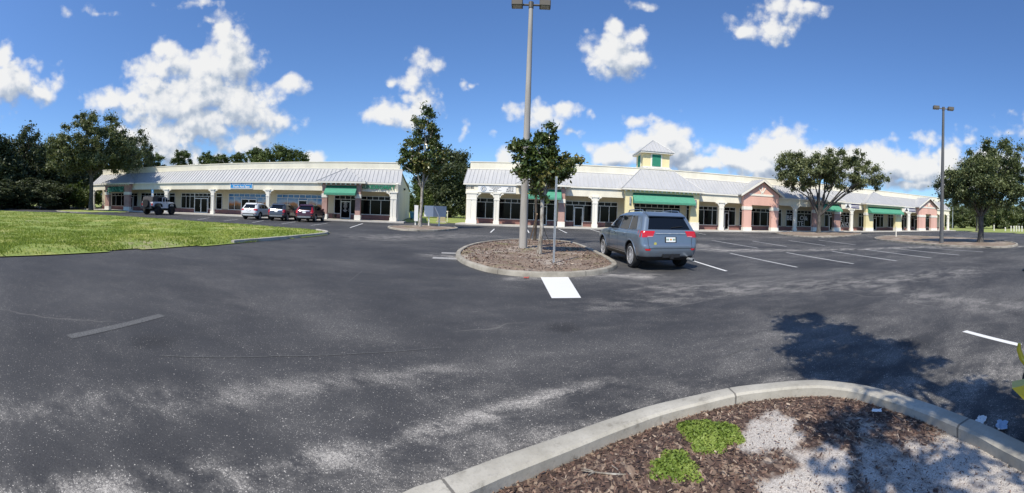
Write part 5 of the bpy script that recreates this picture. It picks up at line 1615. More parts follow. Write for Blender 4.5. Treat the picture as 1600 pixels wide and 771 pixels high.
P_BLUE = car_paint('light_blue_metallic', (0.15, 0.195, 0.25), 0.4, 0.28)
root, car, rear, side = suv('parked_car', 'light blue metallic suv parked beside the centre island, seen from behind', GC, 4.82, (4.60, 10.36), R(90 + 3.0), P_BLUE, (0.98, 3.895), 0.385, 0.25, 0.44, side_w=sw, rear_glass=[(-0.70, 1.215), (0.70, 1.215), (0.565, 1.595), (-0.565, 1.595)], belt=1.15, detail=True)
mb = MB(); mb.add(*rear([(-0.49, 1.085), (0.49, 1.085), (0.50, 1.115), (-0.50, 1.115)], 0.02)); mb.build('chrome_strip', M['galv'], root)
mb = MB(); c0 = Vector((car.rear_x(0.48, 0.80) - 0.007, 0.50, 0.80))
mb.lathe([(0.045, 0), (0.045, -0.004), (0, -0.004)], 14, 'x', tuple(c0)); mb.build('sticker', mat('yellow_green_sticker', (0.45, 0.42, 0.10), 0.5), root)
mb = MB(); mb.lathe([(0.05, 0), (0.05, -0.35), (0.042, -0.35), (0.042, 0)], 14, 'x', (0.10, -0.62, 0.33)); mb.build('exhaust_pipe', M['galv'], root)
mb = MB(); mb.box(-0.02, 0.2, -0.28, 0.28, 0.40, 0.50); mb.box(-0.06, 0.2, -0.05, 0.05, 0.36, 0.46); mb.build('tow_hitch', M['black'], root)
mb = MB(); mb.add(*rear([(-0.035, 0.90), (0.035, 0.90), (0.03, 0.95), (-0.03, 0.95)], 0.017)); mb.build('plate_emblem', mat('plate_orange', (0.6, 0.28, 0.05), 0.5), root)
mb = MB()
for i in (-3, -2, 2, 3): mb.add(*rear([(i * 0.043 - 0.014, 0.895), (i * 0.043 + 0.014, 0.895), (i * 0.043 + 0.014, 0.95), (i * 0.043 - 0.014, 0.95)], 0.017))
mb.build('plate_lettering', mat('plate_green_ink', (0.05, 0.18, 0.09), 0.5), root)
mb = MB(); mb.tube([(1.35, 0.3, 1.745), (1.32, 0.3, 1.80), (1.20, 0.3, 1.83)], [0.02, 0.018, 0.008], 6); mb.build('aerial', M['black'], root)

CUV = [(0.26, 0.14, 4.40, 0.80, 0.25, 0.45), (0.40, 0.03, 4.54, 0.88, 0.3, 0.5), (0.58, 0.0, 4.60, 0.905, 0.30, 0.55), (0.72, 0.02, 4.6, 0.91, 0.28, 0.55), (0.90, 0.06, 4.5, 0.91, 0.26, 0.55),
       (0.98, 0.08, 4.3, 0.905, 0.26, 0.5), (1.05, 0.10, 3.75, 0.89, 0.26, 0.4), (1.12, 0.14, 3.35, 0.87, 0.26, 0.25), (1.50, 0.52, 2.6, 0.73, 0.24, 0.25), (1.58, 0.62, 2.35, 0.67, 0.25, 0.3), (1.64, 0.85, 2.1, 0.56, 0.25, 0.3), (1.67, 1.2, 1.8, 0.4, 0.25, 0.3)]
sw2 = [([(2.05, 1.09), (2.92, 1.08), (2.50, 1.47), (2.08, 1.50)], 'front_side_window'), ([(1.20, 1.10), (1.98, 1.09), (2.01, 1.50), (1.32, 1.51)], 'rear_side_window'), ([(0.70, 1.13), (1.12, 1.10), (1.24, 1.50), (0.96, 1.46)], 'quarter_window')]
def place(px, yl):
    s = (B.D0 + yl) * math.tan((px - B.x0) / FOC); p = B.world(s, yl); return p
hd = math.atan2(math.cos(B.phi), math.sin(B.phi))
common = dict(side_w=sw2, belt=1.06, group='cars parked in front of the pool shop')
rg2 = [(-0.62, 1.13), (0.62, 1.13), (0.50, 1.50), (-0.50, 1.50)]
root, car, rear, side = suv('parked_car', 'dark red suv parked nearest the brick portico', CUV, 4.6, place(475, -7.4), hd, car_paint('dark_red_metallic', (0.055, 0.006, 0.009), 0.3), (0.93, 3.6), 0.355, 0.23, 0.42, rear_glass=rg2, lamps='pillar', rails=False, **common)
mb = MB(); mb.add(*rear([(-0.8, 0.42), (0.8, 0.42), (0.82, 0.56), (-0.82, 0.56)], 0.01)); mb.build('bumper_trim', M['galv'], root)
mb = MB(); mb.add(*rear([(-0.5, 1.03), (0.5, 1.03), (0.5, 1.08), (-0.5, 1.08)], 0.012)); mb.build('chrome_strip', M['chrome'], root)
root, car, rear, side = suv('parked_car', 'grey blue suv parked between the white one and the dark red one', CUV, 4.6, place(431, -7.4), hd, car_paint('grey_blue_metallic', (0.05, 0.06, 0.072), 0.3), (0.93, 3.6), 0.355, 0.23, 0.46, rear_glass=rg2, lamps='tall', rails=True, **common)
mb = MB(); mb.add(*rear([(-0.62, 0.42), (0.62, 0.42), (0.66, 0.54), (-0.66, 0.54)], 0.01)); mb.build('bumper_trim', M['galv'], root)
mb = MB(); mb.add(*rear([(-0.6, 1.0), (0.6, 1.0), (0.6, 1.1), (-0.6, 1.1)], 0.012)); mb.build('chrome_strip', M['chrome'], root)
root, car, rear, side = suv('parked_car', 'white suv with black bumper trim parked under the blue pool shop sign', CUV, 4.6, place(388, -7.4), hd, car_paint('white_pearl', (0.70, 0.70, 0.68), 0.0), (0.93, 3.6), 0.355, 0.23, 0.42, rear_glass=rg2, lamps='wrap', rails=True, **common)
mb = MB(); mb.add(*rear([(-0.55, 0.42), (0.55, 0.42), (0.60, 0.53), (-0.60, 0.53)], 0.014)); mb.build('bumper_insert', M['plate'], root)
mb = MB(); mb.add(*rear([(-0.8, 0.44), (0.8, 0.44), (0.84, 0.62), (-0.84, 0.62)], 0.010)); mb.build('bumper_trim', M['black'], root)

def offroader():
    p = place(229, -7.9)
    root = empty('parked_car', (p[0], p[1], 0.004), hd); root.scale = (1.08, 1.08, 1.08); tag(root, 'white lifted off road car with a spare wheel on the back', 'car', 'cars parked in front of the pool shop')
    P = car_paint('white_paint', (0.72, 0.73, 0.74), 0.0)
    mb = MB()
    W = 0.78
    # tub with wheel cut-outs, side outline extruded
    tub = [(0.12, 0.95), (0.45, 0.95), (0.55, 1.12), (0.72, 1.22), (1.15, 1.22), (1.32, 1.12), (1.45, 0.72), (2.75, 0.72), (2.75, 1.42), (0.12, 1.42)]
    mb.prism(tub, 'y', -W, W)
    mb.prism([(2.75, 0.85), (3.95, 0.95), (3.98, 1.30), (3.9, 1.36), (2.75, 1.44)], 'y', -0.62, 0.62)
    for s in (-1, 1):
        y0, y1 = (s * 0.60, s * 0.80)
        mb.prism([(2.75, 1.10), (3.9, 1.16), (3.95, 1.24), (3.3, 1.30), (2.75, 1.25)], 'y', min(y0, y1), max(y0, y1))
        # door window frames
        mb.prism([(1.72, 1.42), (1.80, 1.42), (1.80, 1.86), (1.72, 1.86)], 'y', min(s * 0.72, s * 0.765), max(s * 0.72, s * 0.765))
        mb.prism([(2.20, 1.42), (2.28, 1.42), (2.26, 1.86), (2.18, 1.86)], 'y', min(s * 0.72, s * 0.765), max(s * 0.72, s * 0.765))
        mb.prism([(2.72, 1.42), (2.82, 1.42), (2.62, 1.90), (2.54, 1.90)], 'y', min(s * 0.72, s * 0.765), max(s * 0.72, s * 0.765))
        mb.prism([(1.72, 1.84), (2.60, 1.84), (2.60, 1.90), (1.72, 1.90)], 'y', min(s * 0.72, s * 0.766), max(s * 0.72, s * 0.766))
    mb.build('body', [P], root)
    mb = MB(); mb.prism([(0.10, 1.42), (1.72, 1.42), (2.62, 1.425), (2.50, 1.95), (2.2, 2.0), (0.5, 1.99), (0.22, 1.92)], 'y', -0.70, 0.70)
    h = mb.build('hard_top', mat('grey_soft_top', (0.055, 0.052, 0.052), 0.8), root)
    for s in (-1, 1):
        g_ = MB(); y = s * 0.712
        g_.prism([(1.02, 1.46), (1.66, 1.46), (1.66, 1.84), (1.02, 1.84)], 'y', min(s * 0.70, y), max(s * 0.70, y)); g_.build('side_window', M['carglass'], h)
        g_ = MB(); g_.prism([(1.80, 1.46), (2.20, 1.46), (2.18, 1.84), (1.80, 1.84)], 'y', min(s * 0.70, y), max(s * 0.70, y)); g_.build('door_window', M['carglass'], h)
        g_ = MB(); g_.prism([(2.28, 1.46), (2.72, 1.46), (2.56, 1.84), (2.26, 1.84)], 'y', min(s * 0.70, y), max(s * 0.70, y)); g_.build('door_window', M['carglass'], h)
        for x in (0.95, 3.32):
            f = MB()
            pts = [(x - 0.60, 0.95), (x - 0.5, 1.16), (x - 0.3, 1.26), (x + 0.3, 1.26), (x + 0.5, 1.16), (x + 0.62, 0.92)]
            inn = [(a * 0.92 + x * 0.08, b - 0.06) for a, b in pts]
            f.prism(pts + inn[::-1], 'y', min(s * 0.72, s * 0.98), max(s * 0.72, s * 0.98))
            f.build('wheel_flare', M['black'], root)
        m_ = MB(); m_.box(2.62, 2.70, min(s * 0.80, s * 1.0), max(s * 0.80, s * 1.0), 1.46, 1.66); m_.build('door_mirror', M['black'], root)
        st = MB(); st.box(1.5, 2.7, min(s * 0.74, s * 0.86), max(s * 0.74, s * 0.86), 0.58, 0.66); st.build('side_step', M['black'], root)
        for hx in (1.9, 2.4): hd_ = MB(); hd_.box(hx, hx + 0.15, min(s * 0.78, s * 0.80), max(s * 0.78, s * 0.80), 1.28, 1.32); hd_.build('door_handle', M['black'], root)
        l = MB(); l.box(0.06, 0.12, min(s * 0.62, s * 0.77), max(s * 0.62, s * 0.77), 1.02, 1.24); l.build('tail_lamp', M['lamp_red'], root)
    b = MB(); b.box(-0.12, 0.1, -0.82, 0.82, 0.66, 0.82); b.build('bumper', M['black'], root); b = MB(); b.box(3.95, 4.2, -0.85, 0.85, 0.68, 0.86); b.build('bumper', M['black'], root)
    ch = MB(); ch.box(0.1, 3.9, -0.42, 0.42, 0.62, 0.80); ch.tube([(0.95, -0.7, 0.5), (0.95, 0.7, 0.5)], 0.07, 8); ch.tube([(3.32, -0.7, 0.5), (3.32, 0.7, 0.5)], 0.07, 8); ch.box(1.2, 2.6, -0.5, 0.5, 0.5, 0.62)
    ch.build('chassis', M['black'], root)
    for x in (0.95, 3.32):
        for s in (-1, 1): wheel(root, x, s * 0.80, 0.48, 0.34, s, spokes=8, rimr=0.5, rimm=M['black'])
    sp = MB(); sp.lathe([(0.22, -0.16), (0.41, -0.16), (0.45, -0.1), (0.45, 0.08), (0.41, 0.14), (0.22, 0.14)], 26, 'x', (-0.10, 0.0, 1.22))
    w_ = sp.build('spare_wheel', M['rubber'], root, smooth=True, angle=35)
    r = MB(); r.lathe([(0.23, -0.15), (0.2, -0.11), (0.06, -0.12), (0, -0.12)], 20, 'x', (-0.10, 0.0, 1.22)); r.build('rim', M['galv'], w_)
    mb = MB(); mb.add([(0.13, -0.6, 1.5), (0.13, 0.6, 1.5), (0.215, 0.55, 1.86), (0.215, -0.55, 1.86)], [(0, 1, 2, 3)]); mb.build('rear_window', M['carglass'], h)
offroader()

# ================================================================== STREET FURNITURE
def lamp_post(label, base, H, r0, r1, rot, pm=None):
    root = empty('lamp_post', (base[0], base[1], 0.05), rot); tag(root, label, 'lamp post', 'parking lot lamp posts')
    mb = MB(); mb.tube([(0, 0, -0.1), (0, 0, H * 0.5), (0, 0, H)], [r0, (r0 + r1) / 2, r1], 16); mb.build('pole', pm or M['pole'], root, smooth=True, angle=50)
    mb = MB(); mb.tube([(-0.36, 0, H - 0.06), (0.36, 0, H - 0.06)], 0.04, 8); mb.tube([(0, 0, H - 0.2), (0, 0, H + 0.05)], r1 + 0.02, 12); mb.build('arm', M['bronze'], root)
    for s in (-1, 1):
        mb = MB(); a, b = sorted((s * 0.34, s * 0.80))
        mb.cbox(a, b, -0.19, 0.19, H - 0.13, H + 0.08, 0.03)
        f = mb.build('lamp_head', M['bronze'], root)
        mb = MB(); mb.box(a + 0.05, b - 0.05, -0.14, 0.14, H - 0.15, H - 0.128); mb.build('lamp_lens', M['lens'], f)
    return root
lamp_post('tall round lamp post rising out of the centre island', G(817, 388, 0.12), 10.12, 0.175, 0.085, R(-3))
lamp_post('distant square headed lamp post on the right hand island', G(1471, 380.5, 0.1), 10.35, 0.165, 0.09, R(-50), M['pole_dark'])
# sign post on the island, its panel turned away behind the leaves
bp = G(865, 411.5, 0.1)
root = empty('sign_post', (bp[0], bp[1], 0.08)); tag(root, 'plain thin grey steel sign post on the centre island', 'sign post')
mb = MB(); mb.box(-0.024, 0.024, -0.014, 0.014, -0.1, 2.62); mb.box(-0.030, -0.024, -0.014, 0.01, -0.1, 2.62); mb.box(0.024, 0.030, -0.014, 0.01, -0.1, 2.62)
mb.build('post', M['galv'], root)
mb = MB()
mb.box(-0.004, 0.004, -0.0155, -0.0135, 0.1, 2.55)
mb.build('perforation', M['black'], root)
# wooden stake propping the magnolia
a = Vector((*G(826, 382, 0.1), 0.08)); t_ = Vector((*G(842.5, 397, 0.11), 0.1)) + Vector((-0.12, 0.1, 1.45))
mb = MB(); mb.tube([a, t_], 0.022, 6)
tag(mb.build('tree_stake', M['wood']), 'pale wooden stake propping the lichen spotted magnolia', 'stake')
a = Vector((*G(859, 379, 0.1), 0.08)); t2 = Vector((*G(842.5, 397, 0.11), 0.1)) + Vector((0.06, 0.1, 1.15))
mb = MB(); mb.tube([a, (a + t2) / 2 - Vector((0, 0, 0.05)), t2], 0.012, 5)
tag(mb.build('guy_rope', M['black']), 'thin black strap running from the magnolia to the ground', 'strap')
# accessible parking sign in front of the off roader
p = B.world(B.S(238, -0.9), -0.9, 0.14)
root = empty('parking_sign', p, -B.phi); tag(root, 'blue and white parking sign above the white off road car', 'sign')
mb = MB(); mb.tube([(0, 0, 0), (0, 0, 3.0)], 0.035, 8); mb.build('post', M['galv'], root)
mb = MB(); mb.box(-0.2, 0.2, -0.05, -0.035, 2.55, 3.05); pn = mb.build('sign_panel', M['blue_sign'], root)
mb = MB(); mb.box(-0.2, 0.2, -0.05, -0.035, 2.05, 2.53); mb.build('sign_panel', M['sign_white'], root)
sy = MB(); sy.lathe([(0.045, 0), (0.045, -0.003), (0, -0.003)], 12, 'y', (-0.01, -0.05, 2.96))
sy.prism([(-0.03, 2.89), (0.02, 2.89), (0.03, 2.78), (0.10, 2.78), (0.13, 2.66), (0.09, 2.66), (0.07, 2.74), (-0.02, 2.74)], 'y', -0.053, -0.049)
pts = [(math.cos(t) * 0.11 - 0.01, -0.051, 2.72 + math.sin(t) * 0.11) for t in [R(150 + 200 * i / 12) for i in range(13)]]
sy.tube(pts, 0.014, 4); sy.build('wheelchair_symbol', M['sign_white'], pn)
# V-shaped board sign between the wings
p = G(676, 353.8, 0.08); pf = (p[0], p[1], 0.06)
th = math.atan2(p[0], p[1])
root = empty('board_sign', pf, -th); tag(root, 'blank white boards on two short posts between the buildings', 'sign')
mb = MB(); mb.box(-0.78, 0.02, -0.05, 0.0, 0.86, 1.82); b1 = mb.build('board', M['sign_white'], root)
mb = MB(); mb.prism([(0.02, -0.04), (1.18, 0.45), (1.16, 0.50), (0.02, 0.0)], 'z', 0.86, 1.82); b2 = mb.build('board', mat('shade_grey_board_back', (0.42, 0.44, 0.46), 0.6), root); b2['label'] = 'angled board of the white board sign, its shade painted in grey'  # shade on the back of this board is put into its grey
mb = MB(); mb.box(-1.66, -1.32, 0.10, 0.2, 0.42, 1.82); b3 = mb.build('board', M['sign_white'], root)
for x, y in ((-0.36, 0.05), (0.56, 0.3)):
    mb = MB(); mb.box(x - 0.055, x + 0.055, y, y + 0.11, -0.1, 1.7); mb.build('post', M['white'], root)
mb = MB(); mb.tube([(0.15, -0.06, 1.72), (0.62, 0.2, 0.72)], 0.05, 6); mb.build('brace', M['sign_white'], root)
mb = MB(); mb.box(-1.6, -1.5, 0.2, 0.3, -0.1, 1.5); mb.build('post', M['white'], root)
# utility cabinet and gate frame behind
p = at(691, 48); th = math.atan2(p[0], p[1])
root = empty('utility_cabinet', (p[0], p[1], -0.05), -th); tag(root, 'beige utility cabinet on the grass behind the board sign', 'cabinet')
mb = MB(); mb.cbox(-0.6, 0.45, 0, 0.8, 0.12, 1.0, 0.03); mb.build('housing', M['beige'], root)
mb = MB(); mb.box(-0.7, 0.55, -0.1, 0.9, 0.0, 0.12); mb.build('plinth', M['concrete'], root)
mb = MB(); mb.box(-0.52, -0.1, -0.015, 0.0, 0.2, 0.92); mb.box(-0.05, 0.37, -0.015, 0.0, 0.2, 0.92); mb.build('door', mat('beige_door', (0.40, 0.35, 0.23), 0.6), root)
p = at(697, 50); th = math.atan2(p[0], p[1])
root = empty('pipe_frame', (p[0], p[1], -0.05), -th); tag(root, 'pale square pipe frame beside the beige cabinet', 'pipe frame')
mb = MB(); mb.tube([(-0.35, 0, 0), (-0.35, 0, 1.35)], 0.05, 8); mb.tube([(0.2, 0, 0), (0.2, 0, 1.35)], 0.05, 8); mb.build('post', M['white'], root)
mb = MB(); mb.box(-0.42, 0.27, -0.06, 0.06, 1.34, 1.46); mb.build('rail', M['white'], root)
# blue wheeled bin
p = at(646, 56); th = math.atan2(p[0], p[1])
root = empty('wheeled_bin', (p[0], p[1], -0.04), -th); tag(root, 'blue wheeled bin behind the end wall of the left wing', 'bin')
mb = MB(); mb.prism([(-0.42, 0.12), (0.42, 0.12), (0.52, 1.0), (-0.52, 1.0)], 'y', -0.4, 0.4); mb.build('tub', M['bluebin'], root)
mb = MB(); mb.prism([(-0.56, 1.0), (0.56, 1.0), (0.5, 1.14), (-0.5, 1.18)], 'y', -0.45, 0.45); mb.build('lid', mat('bin_lid', (0.16, 0.34, 0.50), 0.5), root)
for s in (-1, 1):
    mb = MB(); mb.lathe([(0.12, -0.04), (0.12, 0.04)], 14, 'y', (s * 0.3, -0.42, 0.12)); mb.build('wheel', M['rubber'], root)
# right hand verge: white bollard, thin pole, row of white posts
p = G(1553, 360.8)
mb = MB(); mb.tube([(0, 0, 0), (0, 0, 1.35), (0, 0, 1.46), (0, 0, 1.5)], [0.13, 0.13, 0.11, 0.02], 12)
tag(mb.build('bollard', M['white'], loc=(*p, -0.05), smooth=True, angle=40), 'white bollard at the grass edge right of the far right oak', 'bollard')
p = at(1488.5, 120)
mb = MB(); mb.tube([(0, 0, 0), (0, 0, 7.0)], [0.14, 0.09], 8)
tag(mb.build('utility_pole', M['galv'], loc=(*p, -0.05)), 'thin pale pole standing in the field past the right wing', 'pole')
for i, x in enumerate((1571, 1580, 1584.5, 1588.5, 1592.5, 1597)):
    p = at(x, 92 - (i > 0) * 4)
    mb = MB(); mb.box(-0.12, 0.12, -0.12, 0.12, 0, 1.15 if i else 0.8); mb.prism([(-0.13, 1.15 if i else 0.8), (0.13, 1.15 if i else 0.8), (0.0, (1.15 if i else 0.8) + 0.12)], 'y', -0.13, 0.13)
    tag(mb.build('fence_post', M['white'], loc=(*p, -0.05)), ['shorter white post standing apart left of the white post row', 'leftmost white post of the row on the right verge', 'second white post of the row on the right verge', 'middle white post of the row on the right verge', 'fourth white post of the row on the right verge', 'last white post of the row before the photo edge'][i], 'fence post', 'white posts on the right verge')
p = G(1400, 370.5, 0.1)
mb = MB(); mb.tube([(0, 0, 0), (0, 0, 1.0)], 0.06, 8); mb.tube([(0, 0, 1.0), (0, 0, 1.12)], 0.075, 8)
tag(mb.build('marker_post', M['white'], loc=(*p, 0.05)), 'short white marker post on the island near the yellow portico', 'marker post')

# ------------------------------------------------------------------ yellow machine at the right edge
def machine():
    Y = mat('yellow_enamel', (0.62, 0.48, 0.03), 0.35, coat=0.4)
    p = (2.9 * math.sin(1.306), 2.9 * math.cos(1.306))
    root = empty('sports_trike', (p[0], p[1], 0.004), R(105)); tag(root, 'yellow and black low vehicle cut off by the right edge, only its nose tips showing', 'trike')
    mb = MB(); mb.prism([(0, 0.40), (-0.106, 0.425), (-1.2, 0.60), (-1.2, 0.2), (-0.3, 0.20), (-0.106, 0.30)], 'y', -0.06, 0.06); mb.build('nose_panel', Y, root)
    mb = MB(); mb.tube([(-0.055, -0.16, 0.66), (-0.05, -0.16, 0.61), (-0.075, -0.16, 0.54), (-0.12, -0.16, 0.48), (-0.22, -0.16, 0.44), (-0.6, -0.16, 0.44)], [0.012, 0.018, 0.022, 0.022, 0.022, 0.02], 8); mb.build('mudguard', Y, root, smooth=True)
    mb = MB(); mb.prism([(-0.10, 0.66), (-0.11, 0.56), (-0.2, 0.48), (-1.2, 0.48), (-1.2, 0.8), (-0.4, 0.74)], 'y', -0.22, -0.165); mb.box(-1.6, -0.4, -0.5, 0.1, 0.14, 0.34); mb.build('chassis', M['black'], root)
    mb = MB(); mb.prism([(-0.07, 1.23), (-0.14, 1.28), (-0.24, 1.27), (-0.22, 1.20)], 'y', -0.2, -0.12); mb.tube([(-0.2, -0.16, 1.22), (-0.6, -0.16, 0.7)], 0.012, 6); mb.build('mirror', M['black'], root)
    mb = MB(); mb.cbox(-1.6, -1.0, -0.45, 0.05, 0.62, 0.78, 0.05); mb.build('seat', M['black'], root)
    for x, y in ((-0.235, 0.0), (-0.235, -0.7), (-1.7, -0.3)):
        wheel(root, x, y, 0.145, 0.13, 1, spokes=5, rimr=0.5, rimm=M['galv'])
machine()
# litter against the kerb, scrap of paper, twigs
def litter(name, label, x, y, size, m, z=0.006, seed=1):
    rr = random.Random(seed); p = G(x, y, z)
    mb = MB(); n = 5
    vs = []; fs = []
    for j in range(n + 1):
        for i in range(n + 1):
            vs.append(((i / n - 0.5) * size * 1.5 + rr.uniform(-1, 1) * size * 0.12, (j / n - 0.5) * size + rr.uniform(-1, 1) * size * 0.12, rr.uniform(0.0, 1) * size * 0.2 + 0.004))
    for j in range(n):
        for i in range(n):
            k = j * (n + 1) + i; fs.append((k, k + 1, k + n + 2, k + n + 1))
    mb.add(vs, fs)
    o = mb.build(name, m, loc=(*p, z), rz=rr.uniform(0, 6))
    o.modifiers.new('thickness', 'SOLIDIFY').thickness = 0.002
    return tag(o, label, 'litter')
litter('paper_scrap', 'crumpled white paper lying on the sand outside the kerb', 1533, 658, 0.075, M['plate'], seed=2)
litter('paper_scrap', 'crumpled pale blue wrapper beside the white paper at the kerb', 1566, 667, 0.085, mat('pale_blue_wrapper', (0.33, 0.45, 0.58), 0.5), seed=5)
litter('paper_scrap', 'small white scrap on the mulch inside the kerb', 1370, 643, 0.05, M['sign_white'], 0.10, 7)
litter('drink_can', 'crushed red and white can on the asphalt at the island kerb', 822, 434.5, 0.11, mat('faded_red', (0.40, 0.08, 0.06), 0.5), seed=9)
def twig(label, pts, r):
    P = [Vector((*G(x, y, 0.1), 0.105 + dz)) for x, y, dz in pts]
    mb = MB(); mb.tube(P, [r * (1 - 0.6 * i / (len(P) - 1)) for i in range(len(P))], 6)
    for k, (dx, dy) in ((1, (-14, -12)), (2, (-22, -3)), (2, (-12, 8))):
        e = Vector((*G(pts[k][0] + dx, pts[k][1] + dy, 0.1), 0.12)); mb.tube([P[k], (P[k] + e) / 2 + Vector((0.005, 0, 0.004)), e], [r * 0.6, r * 0.45, r * 0.2], 5)
    return tag(mb.build('twig', M['bark_lichen'], smooth=True), label, 'twig')
twig('forked grey twig lying on the mulch left of the weed mats', [(1012, 743, 0), (970, 745, 0.005), (930, 741, 0.004), (908, 737, 0.0)], 0.0075)
twig('thin dry twig lying on the mulch in the tree shadow', [(1300, 690, 0), (1335, 684, 0.004), (1362, 690, 0.0), (1380, 700, 0.0)], 0.004)
# ================================================================== LIGHT, SKY, CAMERA
SUN_EL, SHAD = R(52), R(33)
to_sun = Vector((-math.sin(SHAD) * math.cos(SUN_EL), -math.cos(SHAD) * math.cos(SUN_EL), math.sin(SUN_EL)))
sl = bpy.data.lights.new('sun', 'SUN'); sl.energy = 4.2; sl.angle = R(0.5); sl.color = (1.0, 0.925, 0.80)
so = bpy.data.objects.new('sun', sl); col.objects.link(so)
so.rotation_euler = to_sun.to_track_quat('Z', 'Y').to_euler(); so.location = (-20, -30, 50)

def uv_of(x, y):
    d = ray(x, y); h = math.hypot(d[0], d[1])
    return math.atan2(d[0], d[1]), d[2] / h
# cloud masses of the photographed sky: x, y, rx, ry, strength
CL = [(352, 62, 20, 38, 1.00), (356, 88, 34, 40, 1.00), (332, 142, 48, 38, 1.00), (362, 110, 42, 45, 1.00), (300, 128, 42, 40, 1.00), (264, 82, 20, 18, 0.90), (236, 128, 36, 34, 1.00), (198, 158, 44, 18, 0.90), (262, 172, 70, 36, 1.10), (372, 160, 50, 46, 1.10), (395, 188, 58, 18, 0.90), (322, 190, 66, 30, 1.10), (255, 212, 56, 30, 1.00), (382, 226, 36, 18, 0.90), (405, 215, 20, 12, 0.70), (262, 236, 52, 20, 0.90), (428, 186, 30, 8, 0.70),
      (12, 128, 62, 26, 1.00), (2, 92, 16, 26, 0.90), (58, 138, 36, 16, 0.90), (-60, 140, 60, 40, 1.00), (450, 134, 28, 17, 0.85), (490, 246, 15, 13, 0.90), (102, 25, 9, 11, 0.50), (150, 16, 22, 5, 0.40), (310, 4, 34, 6, 0.50), (322, 32, 12, 6, 0.40),
      (622, 180, 38, 20, 1.00), (655, 166, 30, 18, 0.75), (600, 176, 20, 14, 0.90), (668, 108, 26, 18, 0.50), (645, 128, 20, 14, 0.50), (616, 128, 11, 9, 0.70), (722, 136, 12, 6, 0.60), (735, 138, 8, 4, 0.50), (730, 202, 8, 14, 0.45), (775, 205, 8, 8, 0.45),
      (842, 180, 36, 20, 0.95), (872, 172, 30, 14, 0.90), (900, 204, 12, 5, 0.40), (922, 180, 6, 6, 0.50), (955, 84, 46, 30, 1.00), (985, 92, 30, 24, 0.95), (965, 45, 14, 18, 0.70), (916, 74, 16, 14, 0.80), (1000, 60, 10, 16, 0.60),
      (1192, 40, 42, 24, 0.85), (1240, 12, 42, 20, 0.80), (1165, 52, 24, 14, 0.90), (1005, 4, 20, 8, 0.50), (998, 186, 22, 11, 0.70), (1030, 183, 10, 6, 0.50),
      (962, 244, 32, 20, 1.25), (1040, 212, 34, 26, 1.25), (1058, 236, 30, 26, 1.25), (1010, 225, 28, 20, 1.14), (1070, 255, 40, 16, 1.14), (1145, 250, 40, 18, 1.25), (1222, 236, 44, 36, 1.42), (1190, 256, 50, 26, 1.31), (1255, 252, 50, 32, 1.31), (1320, 262, 60, 22, 1.25), (1292, 242, 30, 14, 1.14), (1110, 258, 28, 12, 1.03), (1350, 258, 46, 28, 1.25), (1385, 250, 20, 16, 1.14), (1432, 272, 46, 18, 1.20), (1484, 248, 22, 30, 1.31), (1440, 262, 48, 24, 1.25), (1385, 262, 44, 26, 1.25), (1420, 285, 60, 14, 1.14), (1500, 285, 60, 18, 1.14), (1560, 262, 40, 28, 1.14), (1650, 270, 70, 30, 1.14),
      (1455, 221, 52, 9, 0.30), (1500, 224, 40, 8, 0.28), (1575, 206, 50, 8, 0.28), (786, 246, 15, 13, 1.00), (1620, 190, 40, 12, 0.50),
      (330, 262, 120, 16, 0.90), (560, 280, 60, 10, 0.60)]
